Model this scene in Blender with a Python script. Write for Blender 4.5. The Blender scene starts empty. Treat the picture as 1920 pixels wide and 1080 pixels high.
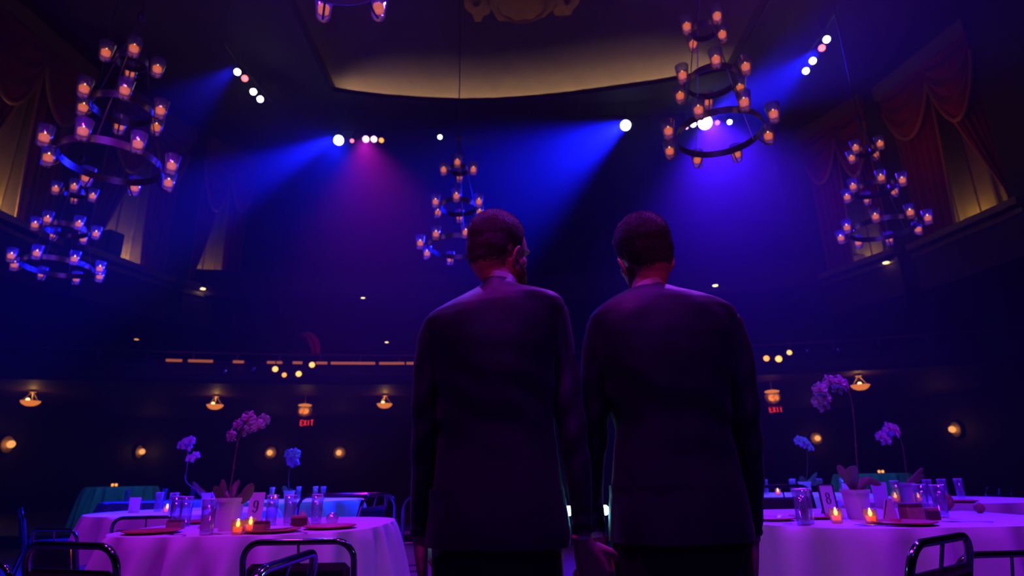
import bpy, math, random
import numpy as np
from mathutils import Vector, Matrix, Euler, noise as mnoise

random.seed(7)
sc = bpy.context.scene
col = sc.collection
PI = math.pi

# ------------------------------------------------------------------ camera
H = 1.0
F = 1120.0
PITCH = math.atan(355.0 / F)
ROLL = math.radians(1.0)
cam_d = bpy.data.cameras.new('camera')
cam = bpy.data.objects.new('camera', cam_d)
col.objects.link(cam)
cam_d.sensor_width = 36.0
cam_d.lens = 36.0 * F / 1920.0
cam_d.clip_start = 0.05
cam_d.clip_end = 200
cam_d.dof.use_dof = True
cam_d.dof.focus_distance = 1.9
cam_d.dof.aperture_fstop = 3.2
RM = Matrix.Rotation(PI / 2 + PITCH, 3, 'X') @ Matrix.Rotation(-ROLL, 3, 'Z')
cam.matrix_world = Matrix.Translation((0, 0, H)) @ RM.to_4x4()
sc.camera = cam

# ------------------------------------------------------------------ view
sc.view_settings.view_transform = 'Standard'
sc.view_settings.look = 'None'
sc.view_settings.gamma = 1.0
sc.view_settings.exposure = 0.0
sc.view_settings.use_curve_mapping = False
cy = sc.cycles
cy.max_bounces = 4
cy.diffuse_bounces = 1
cy.glossy_bounces = 2
cy.transmission_bounces = 4
cy.volume_bounces = 0
cy.transparent_max_bounces = 10
cy.sample_clamp_indirect = 4.0
cy.adaptive_threshold = 0.02
cy.caustics_reflective = False
cy.caustics_refractive = False

# ------------------------------------------------------------------ world: black hall with thin stage haze
wd = bpy.data.worlds.new('world')
sc.world = wd
wd.use_nodes = True
nt = wd.node_tree
nt.nodes.clear()
wo = nt.nodes.new('ShaderNodeOutputWorld')
bg = nt.nodes.new('ShaderNodeBackground')
bg.inputs[0].default_value = (0.004, 0.004, 0.009, 1)
bg.inputs[1].default_value = 0.0
vs = nt.nodes.new('ShaderNodeVolumeScatter')
vs.inputs['Color'].default_value = (1, 1, 1, 1)
vs.inputs['Density'].default_value = 0.0030
vs.inputs['Anisotropy'].default_value = 0.78
nt.links.new(bg.outputs[0], wo.inputs['Surface'])
nt.links.new(vs.outputs[0], wo.inputs['Volume'])


# ------------------------------------------------------------------ pixel helpers
def ray(px, py):
    d = RM @ Vector(((px - 960) / F, (540 - py) / F, -1.0))
    return d

def W(px, py, Y):
    d = ray(px, py)
    return Vector((0, 0, H)) + d * (Y / d.y)

def WZ(px, py, Z):
    d = ray(px, py)
    return Vector((0, 0, H)) + d * ((Z - H) / d.z)

def WD(px, py, depth):
    return Vector((0, 0, H)) + ray(px, py) * depth


def aim(o, target):
    d = Vector(target) - o.location
    o.rotation_euler = d.to_track_quat('-Z', 'Y').to_euler()

def spot(name, loc, target, power, color, angle, blend=0.5, size=0.1):
    l = bpy.data.lights.new(name, 'SPOT')
    l.energy = power; l.color = color; l.spot_size = math.radians(angle); l.spot_blend = blend
    l.shadow_soft_size = size
    o = bpy.data.objects.new(name, l)
    o.location = loc
    col.objects.link(o)
    aim(o, target)
    return o

def point(name, loc, power, color, size=0.05, parent=None):
    l = bpy.data.lights.new(name, 'POINT')
    l.energy = power; l.color = color; l.shadow_soft_size = size
    o = bpy.data.objects.new(name, l)
    o.location = loc
    col.objects.link(o)
    if parent: o.parent = parent
    return o

# stage wash lamps hung on the stage rig above and behind the photographer, plus added accent spots
spot('stage_wash_magenta', (-0.9, 0.55, 6.6), (-0.2, 2.0, 1.0), 520, (0.52, 0.01, 0.72), 50, 0.7, 0.2)
spot('stage_wash_violet', (1.3, 0.5, 6.6), (0.7, 2.1, 0.9), 480, (0.28, 0.01, 1.0), 50, 0.7, 0.2)
spot('table_wash_nine', (-2.9, 2.3, 6.4), (-1.9, 4.2, 0.75), 820, (0.48, 0.012, 0.95), 54, 0.6, 0.2)
spot('table_wash_eight', (3.6, 2.1, 6.4), (2.5, 4.0, 0.75), 760, (0.34, 0.012, 1.0), 54, 0.6, 0.2)
spot('follow_spot_crimson', (-1.6, -2.6, 3.6), (-0.04, 1.70, 1.64), 105, (1.0, 0.02, 0.26), 5.5, 0.9, 0.05)  # narrow crimson spot added to redden the neck and head
spot('neck_fill_crimson_b', (1.4, -2.6, 3.6), (0.40, 1.72, 1.62), 105, (1.0, 0.02, 0.26), 5.5, 0.9, 0.05)  # second added crimson spot, for the other man's neck
spot('added_rim_west', (-2.2, 4.3, 7.2), (-0.02, 1.7, 1.45), 1400, (0.24, 0.04, 1.0), 22, 0.7, 0.1)  # unseen spot added for a blue edge on heads and shoulders
spot('added_rim_east', (3.0, 4.3, 7.2), (0.42, 1.72, 1.45), 1400, (0.34, 0.03, 1.0), 22, 0.7, 0.1)  # its added counterpart on the other side
spot('dome_fill', (0.0, -3.0, 6.5), (0.0, 15.0, 14.0), 170, (0.42, 0.08, 0.62), 46, 0.8, 0.2)  # added violet fill that tints the dome
spot('stage_wash_violet_deep', (0.0, -3.5, 6.0), (0.0, 6.5, 3.4), 110, (0.16, 0.03, 1.0), 80, 0.6, 0.25)

# ------------------------------------------------------------------ materials
M = {}
def mat(name, color=(0.5, 0.5, 0.5), rough=0.6, metal=0.0, var=0.0, scale=8.0, bump=0.0, bscale=60.0,
        emit=None, estr=0.0, spec=0.5, sheen=0.0, sss=0.0, sample=True, coat=0.0, aniso=None):
    m = bpy.data.materials.new(name)
    m.use_nodes = True
    n = m.node_tree.nodes; L = m.node_tree.links
    p = n['Principled BSDF']
    p.inputs['Base Color'].default_value = (*color, 1)
    p.inputs['Roughness'].default_value = rough
    p.inputs['Metallic'].default_value = metal
    p.inputs['Specular IOR Level'].default_value = spec
    p.inputs['Coat Weight'].default_value = coat
    if sheen: p.inputs['Sheen Weight'].default_value = sheen
    if sss:
        p.inputs['Subsurface Weight'].default_value = sss
        p.inputs['Subsurface Radius'].default_value = (1.0, 0.25, 0.12)
        p.inputs['Subsurface Scale'].default_value = 0.012
    if emit:
        p.inputs['Emission Color'].default_value = (*emit, 1)
        p.inputs['Emission Strength'].default_value = estr
    tc = n.new('ShaderNodeTexCoord')
    if var:
        nz = n.new('ShaderNodeTexNoise'); nz.inputs['Scale'].default_value = scale; nz.inputs['Detail'].default_value = 5
        L.new(tc.outputs['Object'], nz.inputs['Vector'])
        mx = n.new('ShaderNodeMixRGB'); mx.blend_type = 'MIX'
        mx.inputs[1].default_value = (*[c * (1 - var) for c in color], 1)
        mx.inputs[2].default_value = (*[min(1, c * (1 + var)) for c in color], 1)
        L.new(nz.outputs['Fac'], mx.inputs[0])
        L.new(mx.outputs[0], p.inputs['Base Color'])
    if bump:
        nb = n.new('ShaderNodeTexNoise'); nb.inputs['Scale'].default_value = bscale; nb.inputs['Detail'].default_value = 4
        L.new(tc.outputs['Object'], nb.inputs['Vector'])
        b = n.new('ShaderNodeBump'); b.inputs['Strength'].default_value = bump; b.inputs['Distance'].default_value = 0.01
        L.new(nb.outputs['Fac'], b.inputs['Height'])
        L.new(b.outputs[0], p.inputs['Normal'])
    if not sample:
        m.cycles.emission_sampling = 'NONE'
    M[name] = m
    return m

def emis(name, color, strength, sample=False):
    m = bpy.data.materials.new(name); m.use_nodes = True
    n = m.node_tree.nodes; n.clear()
    o = n.new('ShaderNodeOutputMaterial'); e = n.new('ShaderNodeEmission')
    e.inputs[0].default_value = (*color, 1); e.inputs[1].default_value = strength
    m.node_tree.links.new(e.outputs[0], o.inputs[0])
    if not sample: m.cycles.emission_sampling = 'NONE'
    M[name] = m
    return m

def glassy(name, tint=(1, 1, 1), milky=0.12, gloss=0.16, rough=0.06, body=(0.9, 0.9, 0.95)):
    """thin clear glass: see-through with a glossy skin and a little milkiness that catches stage light"""
    m = bpy.data.materials.new(name); m.use_nodes = True
    n = m.node_tree.nodes; L = m.node_tree.links; n.clear()
    o = n.new('ShaderNodeOutputMaterial')
    tr = n.new('ShaderNodeBsdfTransparent'); tr.inputs[0].default_value = (*tint, 1)
    gl = n.new('ShaderNodeBsdfGlossy'); gl.inputs['Roughness'].default_value = rough
    df = n.new('ShaderNodeBsdfTranslucent'); df.inputs[0].default_value = (*body, 1)
    d2 = n.new('ShaderNodeBsdfDiffuse'); d2.inputs[0].default_value = (*body, 1)
    ad = n.new('ShaderNodeMixShader'); ad.inputs[0].default_value = 0.5
    L.new(df.outputs[0], ad.inputs[1]); L.new(d2.outputs[0], ad.inputs[2])
    m1 = n.new('ShaderNodeMixShader'); m1.inputs[0].default_value = milky
    L.new(tr.outputs[0], m1.inputs[1]); L.new(ad.outputs[0], m1.inputs[2])
    lw = n.new('ShaderNodeLayerWeight'); lw.inputs[0].default_value = 0.45
    mr = n.new('ShaderNodeMapRange'); mr.inputs[3].default_value = gloss * 0.4; mr.inputs[4].default_value = min(1, gloss * 3.5)
    L.new(lw.outputs['Facing'], mr.inputs[0])
    m2 = n.new('ShaderNodeMixShader')
    L.new(mr.outputs[0], m2.inputs[0]); L.new(m1.outputs[0], m2.inputs[1]); L.new(gl.outputs[0], m2.inputs[2])
    L.new(m2.outputs[0], o.inputs[0])
    M[name] = m
    return m

mat('floor', (0.05, 0.05, 0.07), 0.55, var=0.3, scale=3, bump=0.15)
mat('wall', (0.035, 0.026, 0.03), 0.75, var=0.3, scale=1.5, bump=0.2, bscale=20)
mat('wall_upper', (0.05, 0.035, 0.045), 0.75, var=0.3, scale=1.0, bump=0.2, bscale=15)
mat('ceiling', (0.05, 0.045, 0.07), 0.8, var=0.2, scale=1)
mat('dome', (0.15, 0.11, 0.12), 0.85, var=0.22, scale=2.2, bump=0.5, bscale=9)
mat('gold_plaster', (0.5, 0.34, 0.12), 0.7, var=0.25, scale=3, bump=0.4, bscale=30)
mat('gold_trim', (0.55, 0.36, 0.10), 0.45, var=0.2, scale=9, metal=0.3)
mat('ornament', (0.5, 0.26, 0.07), 0.5, var=0.35, scale=5, metal=0.2, bump=0.6, bscale=14)
mat('red_velvet', (0.42, 0.02, 0.035), 0.8, var=0.25, scale=6, sheen=0.3, bump=0.2, bscale=40)
mat('fringe', (0.75, 0.38, 0.10), 0.6, var=0.3, scale=30, bump=0.5, bscale=120)
mat('balcony', (0.09, 0.035, 0.055), 0.6, var=0.3, scale=2)
mat('balcony_trim', (0.30, 0.13, 0.10), 0.5, var=0.2, scale=6)
mat('seat_red', (0.14, 0.02, 0.03), 0.8, var=0.2)
mat('cloth', (0.78, 0.77, 0.78), 0.85, var=0.05, scale=3, bump=0.12, bscale=220, sheen=0.15)
mat('table_wood', (0.20, 0.12, 0.07), 0.6, var=0.2)
mat('chrome', (0.30, 0.30, 0.34), 0.13, metal=1.0, var=0.04)
mat('black_steel', (0.02, 0.02, 0.022), 0.45, metal=0.4)
mat('ring_iron', (0.22, 0.21, 0.24), 0.35, metal=0.75, var=0.15)
mat('upholstery', (0.022, 0.012, 0.018), 0.85, var=0.2, scale=30, bump=0.3, bscale=150)
mat('suit_plum', (0.019, 0.013, 0.028), 0.5, var=0.14, scale=30, bump=0.10, bscale=900, sheen=0.06)
mat('suit_navy', (0.015, 0.012, 0.028), 0.5, var=0.14, scale=30, bump=0.10, bscale=900, sheen=0.06)
mat('trouser', (0.012, 0.010, 0.014), 0.8, var=0.1, scale=30, bump=0.3, bscale=420)
mat('shirt', (0.82, 0.82, 0.84), 0.75, var=0.03, bump=0.1, bscale=300)
mat('skin', (0.62, 0.33, 0.25), 0.5, var=0.08, scale=25, bump=0.1, bscale=180, sss=0.25)
mat('hair_brown', (0.06, 0.036, 0.03), 0.45, var=0.4, scale=120, bump=0.5, bscale=500)
mat('hair_dark', (0.04, 0.026, 0.026), 0.45, var=0.4, scale=120, bump=0.5, bscale=500)
mat('beard', (0.45, 0.20, 0.08), 0.6, var=0.4, scale=150, bump=0.5, bscale=500)
mat('shoe', (0.012, 0.01, 0.01), 0.25)
mat('pot', (0.88, 0.85, 0.82), 0.45, var=0.05, scale=12, bump=0.08)
mat('moss', (0.16, 0.10, 0.05), 0.9, var=0.5, scale=60, bump=0.8, bscale=90)
mat('leaf', (0.16, 0.20, 0.10), 0.45, var=0.2, scale=14)
mat('stem', (0.17, 0.15, 0.10), 0.6, var=0.2, scale=40)
mat('petal', (0.85, 0.62, 0.85), 0.6, var=0.12, scale=25, sheen=0.1)
mat('lip', (0.45, 0.06, 0.22), 0.55, var=0.2, scale=40)
mat('card', (0.80, 0.76, 0.76), 0.7, var=0.03)
mat('card_frame', (0.05, 0.02, 0.03), 0.5, var=0.1)
mat('ink', (0.012, 0.008, 0.012), 0.7)
mat('charger', (0.62, 0.10, 0.06), 0.3, var=0.12, scale=15, coat=0.3)
mat('plate', (0.8, 0.8, 0.82), 0.25, var=0.02)
mat('napkin', (0.72, 0.52, 0.55), 0.85, var=0.08, bump=0.2, bscale=200)
mat('favor_box', (0.10, 0.035, 0.025), 0.6, var=0.3, scale=20)
mat('favor_tan', (0.42, 0.24, 0.14), 0.6, var=0.3, scale=40, bump=0.4)
mat('steel', (0.7, 0.7, 0.72), 0.2, metal=1.0)
mat('lamp_housing', (0.015, 0.015, 0.018), 0.5, metal=0.3)
mat('teal_lit_cloth', (0.30, 0.62, 0.66), 0.85, var=0.08, scale=4, bump=0.1, bscale=150)  # teal of the house light put into the cloth colour
glassy('votive_glass', (0.92, 0.92, 1.0), 0.24, 0.20, 0.12, body=(0.45, 0.4, 1.0))  # blue stage light tinted into the body colour of the glass
glassy('tumbler_glass', (0.95, 0.95, 0.99), 0.035, 0.15, 0.05)
glassy('amber_glass', (1.0, 0.62, 0.35), 0.15, 0.16, 0.12)
glassy('cut_glass', (0.85, 0.9, 0.75), 0.2, 0.3, 0.2)
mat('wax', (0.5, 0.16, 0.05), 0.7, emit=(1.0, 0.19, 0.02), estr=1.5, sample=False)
emis('flame', (1.0, 0.55, 0.18), 6.0)
emis('flame_near', (1.0, 0.62, 0.22), 9.0)
emis('bowl_light', (1.0, 0.25, 0.03), 0.75)
emis('lantern_light', (1.0, 0.42, 0.08), 1.4)
emis('bulb_warm', (1.0, 0.66, 0.26), 3.0)
emis('bulb_soft', (1.0, 0.40, 0.10), 1.1)
emis('exit_red', (1.0, 0.03, 0.015), 0.9)
emis('rail_glow', (1.0, 0.22, 0.05), 0.36)
emis('lens_blue', (0.55, 0.62, 1.0), 12.0)
emis('lens_white', (1.0, 0.88, 0.95), 12.0)
emis('lens_red', (1.0, 0.16, 0.20), 2.6)
emis('lens_pink', (1.0, 0.45, 0.80), 4.0)
emis('lens_orange', (1.0, 0.32, 0.05), 2.0)
emis('lens_amber', (1.0, 0.45, 0.10), 2.0)
emis('lens_cyan', (0.62, 0.95, 1.0), 8.0)
emis('cove_side', (1.0, 0.55, 0.14), 0.6, sample=True)
emis('cove_strip', (1.0, 0.66, 0.28), 34.0, sample=True)
emis('led_panel', (0.25, 0.72, 1.0), 45.0, sample=True)
mat('lens_off', (0.5, 0.5, 0.55), 0.15, metal=0.8)


# ------------------------------------------------------------------ mesh builder
class MB:
    def __init__(self):
        self.v = []; self.f = []
    def add(self, verts, faces):
        b = len(self.v)
        self.v.extend([tuple(p) for p in verts])
        self.f.extend([tuple(i + b for i in q) for q in faces])
        return self
    def box(self, c, s, rot=None, bevel=0.0):
        hx, hy, hz = s[0] / 2, s[1] / 2, s[2] / 2
        R = Euler(rot).to_matrix() if rot else None
        if bevel <= 0:
            P = [(-hx, -hy, -hz), (hx, -hy, -hz), (hx, hy, -hz), (-hx, hy, -hz), (-hx, -hy, hz), (hx, -hy, hz), (hx, hy, hz), (-hx, hy, hz)]
            Fc = [(0, 3, 2, 1), (4, 5, 6, 7), (0, 1, 5, 4), (1, 2, 6, 5), (2, 3, 7, 6), (3, 0, 4, 7)]
        else:
            b = min(bevel, hx * .9, hy * .9, hz * .9)
            P = []
            ring = []
            for (z, k) in ((-hz, b), (-hz + b, 0), (hz - b, 0), (hz, b)):
                for (x, y) in ((-hx + b + k * 0, -hy + k), (hx - b, -hy + k), (hx - k, -hy + b), (hx - k, hy - b), (hx - b, hy - k), (-hx + b, hy - k), (-hx + k, hy - b), (-hx + k, -hy + b)):
                    P.append((x, y, z))
            Fc = []
            for r in range(3):
                for i in range(8):
                    j = (i + 1) % 8
                    Fc.append((r * 8 + i, r * 8 + j, (r + 1) * 8 + j, (r + 1) * 8 + i))
            Fc.append(tuple(range(7, -1, -1))); Fc.append(tuple(range(24, 32)))
        out = []
        for p in P:
            q = Vector(p)
            if R: q = R @ q
            out.append(q + Vector(c))
        return self.add(out, Fc)
    def loft(self, rings, cap=True, closed=True):
        n = len(rings[0]); V = [p for r in rings for p in r]; Fc = []
        for a in range(len(rings) - 1):
            for i in range(n if closed else n - 1):
                j = (i + 1) % n
                Fc.append((a * n + i, a * n + j, (a + 1) * n + j, (a + 1) * n + i))
        if cap:
            Fc.append(tuple(range(n - 1, -1, -1)))
            Fc.append(tuple(range((len(rings) - 1) * n, len(rings) * n)))
        return self.add(V, Fc)
    def lathe(self, prof, n=24, c=(0, 0, 0), cap=True):
        rings = []
        for (r, z) in prof:
            rings.append([(c[0] + r * math.cos(2 * PI * i / n), c[1] + r * math.sin(2 * PI * i / n), c[2] + z) for i in range(n)])
        return self.loft(rings, cap)
    def tube(self, path, rad, n=8, closed=False, cap=True, flat=None):
        P = [Vector(p) for p in path]; m = len(P); rings = []
        prevN = None
        for i in range(m):
            if closed: t = P[(i + 1) % m] - P[i - 1]
            else: t = P[min(i + 1, m - 1)] - P[max(i - 1, 0)]
            if t.length < 1e-9: t = Vector((0, 0, 1))
            t.normalize()
            if prevN is None:
                a = Vector((0, 0, 1)) if abs(t.z) < 0.9 else Vector((1, 0, 0))
                N = (a - t * a.dot(t)).normalized()
            else:
                N = prevN - t * prevN.dot(t)
                N = N.normalized() if N.length > 1e-6 else prevN
            prevN = N
            B = t.cross(N)
            r = rad[i] if isinstance(rad, (list, tuple)) else rad
            ra, rb = (r, r) if flat is None else (r * flat[0], r * flat[1])
            rings.append([P[i] + N * (ra * math.cos(2 * PI * k / n)) + B * (rb * math.sin(2 * PI * k / n)) for k in range(n)])
        if closed:
            rings.append(rings[0])
            return self.loft(rings, False)
        return self.loft(rings, cap)
    def sphere(self, c, r, n=14, m=9, rot=None):
        if not isinstance(r, (tuple, list)): r = (r, r, r)
        R = Euler(rot).to_matrix() if rot else None
        rings = []
        for a in range(m + 1):
            th = PI * (0.02 + 0.96 * a / m)
            ring = []
            for i in range(n):
                p = Vector((r[0] * math.sin(th) * math.cos(2 * PI * i / n), r[1] * math.sin(th) * math.sin(2 * PI * i / n), -r[2] * math.cos(th)))
                if R: p = R @ p
                ring.append(p + Vector(c))
            rings.append(ring)
        return self.loft(rings, True)
    def sheet(self, grid, th):
        """closed cloth sheet from a grid of points (rows x cols)"""
        nr, nc = len(grid), len(grid[0])
        G = [[Vector(p) for p in r] for r in grid]
        V = []; N = []
        for a in range(nr):
            for b in range(nc):
                du = G[a][min(b + 1, nc - 1)] - G[a][max(b - 1, 0)]
                dv = G[min(a + 1, nr - 1)][b] - G[max(a - 1, 0)][b]
                k = du.cross(dv)
                N.append(k.normalized() if k.length > 1e-9 else Vector((0, 0, 1)))
                V.append(G[a][b])
        top = [V[i] + N[i] * th / 2 for i in range(len(V))]; bot = [V[i] - N[i] * th / 2 for i in range(len(V))]
        Fc = []; o = len(V)
        for a in range(nr - 1):
            for b in range(nc - 1):
                i = a * nc + b
                Fc.append((i, i + 1, i + nc + 1, i + nc)); Fc.append((o + i, o + i + nc, o + i + nc + 1, o + i + 1))
        bd = [b for b in range(nc)] + [a * nc + nc - 1 for a in range(1, nr)] + [(nr - 1) * nc + b for b in range(nc - 2, -1, -1)] + [a * nc for a in range(nr - 2, 0, -1)]
        for k in range(len(bd)):
            i, j = bd[k], bd[(k + 1) % len(bd)]
            Fc.append((i, o + i, o + j, j))
        return self.add(top + bot, Fc)
    def prism(self, poly, z0, z1):
        n = len(poly)
        V = [(x, y, z0) for x, y in poly] + [(x, y, z1) for x, y in poly]
        Fc = [tuple(range(n - 1, -1, -1)), tuple(range(n, 2 * n))] + [(i, (i + 1) % n, n + (i + 1) % n, n + i) for i in range(n)]
        return self.add(V, Fc)
    def xform(self, mtx):
        self.v = [tuple(mtx @ Vector(p)) for p in self.v]
        return self
    def mesh(self, name, m=None, smooth=True):
        me = bpy.data.meshes.new(name)
        me.from_pydata(self.v, [], self.f)
        me.validate()
        if smooth:
            me.polygons.foreach_set('use_smooth', [True] * len(me.polygons))
        if m: me.materials.append(M[m] if isinstance(m, str) else m)
        me.update()
        return me
    def build(self, name, m, parent=None, smooth=True, angle=40):
        me = self.mesh(name, m, smooth)
        o = bpy.data.objects.new(name, me)
        col.objects.link(o)
        if parent: o.parent = parent
        if smooth and angle:
            try: me.set_sharp_from_angle(angle=math.radians(angle))
            except Exception: pass
        return o

def tag(o, label=None, cat=None, group=None, kind=None):
    if label: o['label'] = label
    if cat: o['category'] = cat
    if group: o['group'] = group
    if kind: o['kind'] = kind
    return o

def thing(name, label, cat, loc=(0, 0, 0), rotz=0.0, group=None):
    o = bpy.data.objects.new(name, None)
    o.empty_display_size = 0.1
    col.objects.link(o)
    o.location = loc; o.rotation_euler = (0, 0, rotz)
    return tag(o, label, cat, group)

def struct(name, mb, m, smooth=False, parent=None):
    o = mb.build(name, m, parent, smooth)
    o['kind'] = 'structure'
    return o

KIDS = {}
def copy_tree(root, loc, rotz, label=None, group=None, scale=None):
    def rec(o, parent):
        c = o.copy()
        col.objects.link(c)
        c.parent = parent
        for ch in o.children: rec(ch, c)
        return c
    r = rec(root, None)
    r.location = loc; r.rotation_euler = (0, 0, rotz)
    if scale: r.scale = (scale,) * 3
    if label: r['label'] = label
    if group: r['group'] = group
    return r

# =================================================================== ROOM SHELL
struct('floor', MB().box((0, 11, -0.1), (34, 34, 0.2)), 'floor')
struct('floor_terrace', MB().box((0, 18.2, 0.10), (31, 14.8, 0.20)), 'floor')
struct('wall_back', MB().box((0, 25.4, 6.4), (31, 0.4, 12.8)), 'wall')
struct('wall_left', MB().box((-15.4, 10.5, 6.4), (0.4, 30, 12.8)), 'wall')
struct('wall_right', MB().box((15.4, 10.5, 6.4), (0.4, 30, 12.8)), 'wall')

ZC = 12.0
arc_px = [(620, 168), (660, 175), (720, 182), (790, 187), (860, 190), (930, 189), (1000, 184), (1070, 177), (1150, 166), (1230, 155), (1310, 141), (1374, 126)]
arc = [WZ(x, y, ZC) for x, y in arc_px]
XL, XR = arc[0].x, arc[-1].x
cb = MB()
cb.box(((-15.4 + XL) / 2, 11, ZC + 0.2), (XL + 15.4, 30, 0.4))
cb.box(((15.4 + XR) / 2, 11, ZC + 0.2), (15.4 - XR, 30, 0.4))
poly = [(p.x, p.y) for p in arc] + [(XR, 26), (XL, 26)]
cb.prism(poly, ZC, ZC + 0.12)
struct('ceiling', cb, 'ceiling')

YB = max(p.y for p in arc)
def arc_y(x): return float(np.interp(x, [p.x for p in arc], [p.y for p in arc]))
DCX = (XL + XR) / 2; DHX = (XR - XL) / 2 + 0.9
def dome_z(x, y):
    nx = min(1, abs((x - DCX) / DHX)); yb = arc_y(x) + 0.85
    ny = max(0, (y - 4) / (yb - 4))
    return ZC + 0.08 + 2.95 * (max(0, 1 - nx ** 5)) ** 0.6 * (max(0, 1 - min(1, ny) ** 5)) ** 0.6
db = MB()
NXD, NYD = 40, 50
V = []; Fc = []
for j in range(NYD + 1):
    for i in range(NXD + 1):
        a = -1 + 2 * i / NXD
        x = DCX + DHX * math.sin(a * PI / 2)
        yb = arc_y(x) + 0.85
        y = -4 + (yb + 4) * math.sin((j / NYD) * PI / 2)
        V.append((x, y, dome_z(x, y)))
for j in range(NYD):
    for i in range(NXD):
        k = j * (NXD + 1) + i
        Fc.append((k, k + NXD + 1, k + NXD + 2, k + 1))
db.add(V, Fc)
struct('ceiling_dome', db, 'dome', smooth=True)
# cove strips hidden behind the rim
cs = MB()
pts = [(p.x * 0.985 + DCX * 0.015, p.y + 0.68, ZC + 0.19) for p in arc]
cs.tube(pts, 0.05, 6)
o = cs.build('cove_light', 'cove_strip'); tag(o, 'warm light strip glowing along the curved rim of the ceiling recess', 'light')
cs = MB(); cs.tube([(XL - 0.35, 6, ZC + 0.47), (XL - 0.35, arc[0].y, ZC + 0.47)], 0.035, 6)
o = cs.build('cove_light', 'cove_side'); tag(o, 'warm strip', 'light')
o['label'] = 'warm strip along the straight ceiling rim beside table nine'
cs = MB(); cs.tube([(XR + 0.35, 6, ZC + 0.47), (XR + 0.35, arc[-1].y, ZC + 0.47)], 0.035, 6)
o = cs.build('cove_light', 'cove_side'); o['label'] = 'warm strip along the straight ceiling rim beside table eight'; o['category'] = 'light'

# unseen upstand added to keep cove light off the middle of the dome
lp = MB(); lp.loft([[(p.x * 0.985 + DCX * 0.015, p.y + 0.55 + dy, ZC + 0.10 + dz) for dy, dz in ((0, 0), (0.03, 0), (0.03, 0.33), (0, 0.33))] for p in arc], True)
struct('cove_baffle', lp, 'ceiling')
# rim moulding of the ceiling recess
rm = MB(); rm.tube([(XL, -3, ZC)] + [(p.x, p.y, ZC) for p in arc] + [(XR, -3, ZC)], 0.06, 8)
struct('trim_1', rm, 'ceiling', smooth=True)

# gilded ornament on the ceiling
def on_dome(px, py):
    d = ray(px, py); t = 10.0
    for _ in range(400):
        p = Vector((0, 0, H)) + d * t
        if p.z >= dome_z(p.x, p.y): break
        t += 0.04
    return p
oc = on_dome(978, -12)
orn = thing('ceiling_ornament', 'gilded relief ornament with scrolled wings in the middle of the ceiling', 'ornament', (oc.x, oc.y, oc.z - 0.25))
mpx = (on_dome(1085, 0).x - on_dome(875, 0).x) / 210
def outline(seed, rx, ry, lob, amp, n=40):
    rr = random.Random(seed)
    ph = rr.random() * 6
    return [(rx * math.cos(2 * PI * i / n) * (1 + amp * math.sin(lob * 2 * PI * i / n + ph)), ry * math.sin(2 * PI * i / n) * (1 + amp * math.sin(lob * 2 * PI * i / n + ph))) for i in range(n)]
b = MB(); b.prism(outline(1, 62 * mpx, 0.95, 6, 0.05), -0.06, 0.14); b.prism(outline(2, 42 * mpx, 0.62, 8, 0.06), -0.14, 0.0)
b.tube([(50 * mpx * math.cos(t), 0.75 * math.sin(t), -0.06) for t in [2 * PI * i / 28 for i in range(28)]], 0.07, 6, closed=True)
b.build('cartouche', 'ornament', orn)
for s in (-1, 1):
    b = MB()
    b.prism([(x + s * 82 * mpx, y - 0.1) for x, y in outline(3 + s, 22 * mpx, 0.85, 5, 0.16)], -0.06, 0.14)
    b.tube([(s * (82 + 14 * math.cos(t) * (1 - t / 12)) * mpx, -0.3 + 0.45 * math.sin(t) * (1 - t / 12), -0.08) for t in [k * 0.4 for k in range(24)]], 0.06, 6)
    b.tube([(s * (95 + k * 1.2) * mpx, -0.65 - 0.05 * k, -0.02) for k in range(6)], [0.12, 0.12, 0.1, 0.08, 0.06, 0.03], 6)
    b.build('scroll_wing', 'ornament', orn)
spot('ornament_fill', (oc.x, oc.y - 2.5, ZC - 1.0), (oc.x, oc.y, oc.z), 2.2, (1.0, 0.45, 0.14), 26, 0.7, 0.3)  # added warm spot that brightens the ornament

# ---------------------------------------------------- balconies
def arc_pts(yc, xs, bend, n=28):
    return [(-xs + 2 * xs * i / n, yc - bend * (abs(-1 + 2 * i / n)) ** 2) for i in range(n + 1)]

def balcony(name, yc, bend, z0, z1, zs, xs=15.2, mm='balcony'):
    b = MB(); P = arc_pts(yc, xs, bend)
    outer = [(x, y, z0) for x, y in P]
    # fascia with a rounded lower lip and a rail
    prof = [(0.0, z0), (-0.10, z0 + 0.08), (-0.10, z0 + 0.25), (-0.03, z0 + 0.32), (-0.03, z1 - 0.10), (-0.09, z1 - 0.05), (-0.09, z1), (0.12, z1), (0.12, zs), (0.12, z0)]
    rings = []
    for x, y in P:
        rings.append([(x, y + dy, z) for dy, z in prof])
    b.loft(rings, True)
    o = struct(name, b, mm, smooth=False)
    s = MB(); s.prism([(x, y + 0.1) for x, y in P] + [(xs, 25.2), (-xs, 25.2)], z0 + 0.02, zs)
    struct(name + '_slab', s, mm)
    return P

MZ0, MZ1 = 3.55, 4.15
Pm = balcony('mezzanine_balcony', 17.0, 3.2, MZ0, MZ1, MZ0 + 0.3)
Pu = balcony('upper_balcony', 18.2, 2.6, 6.3, 7.2, 6.55)
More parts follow.
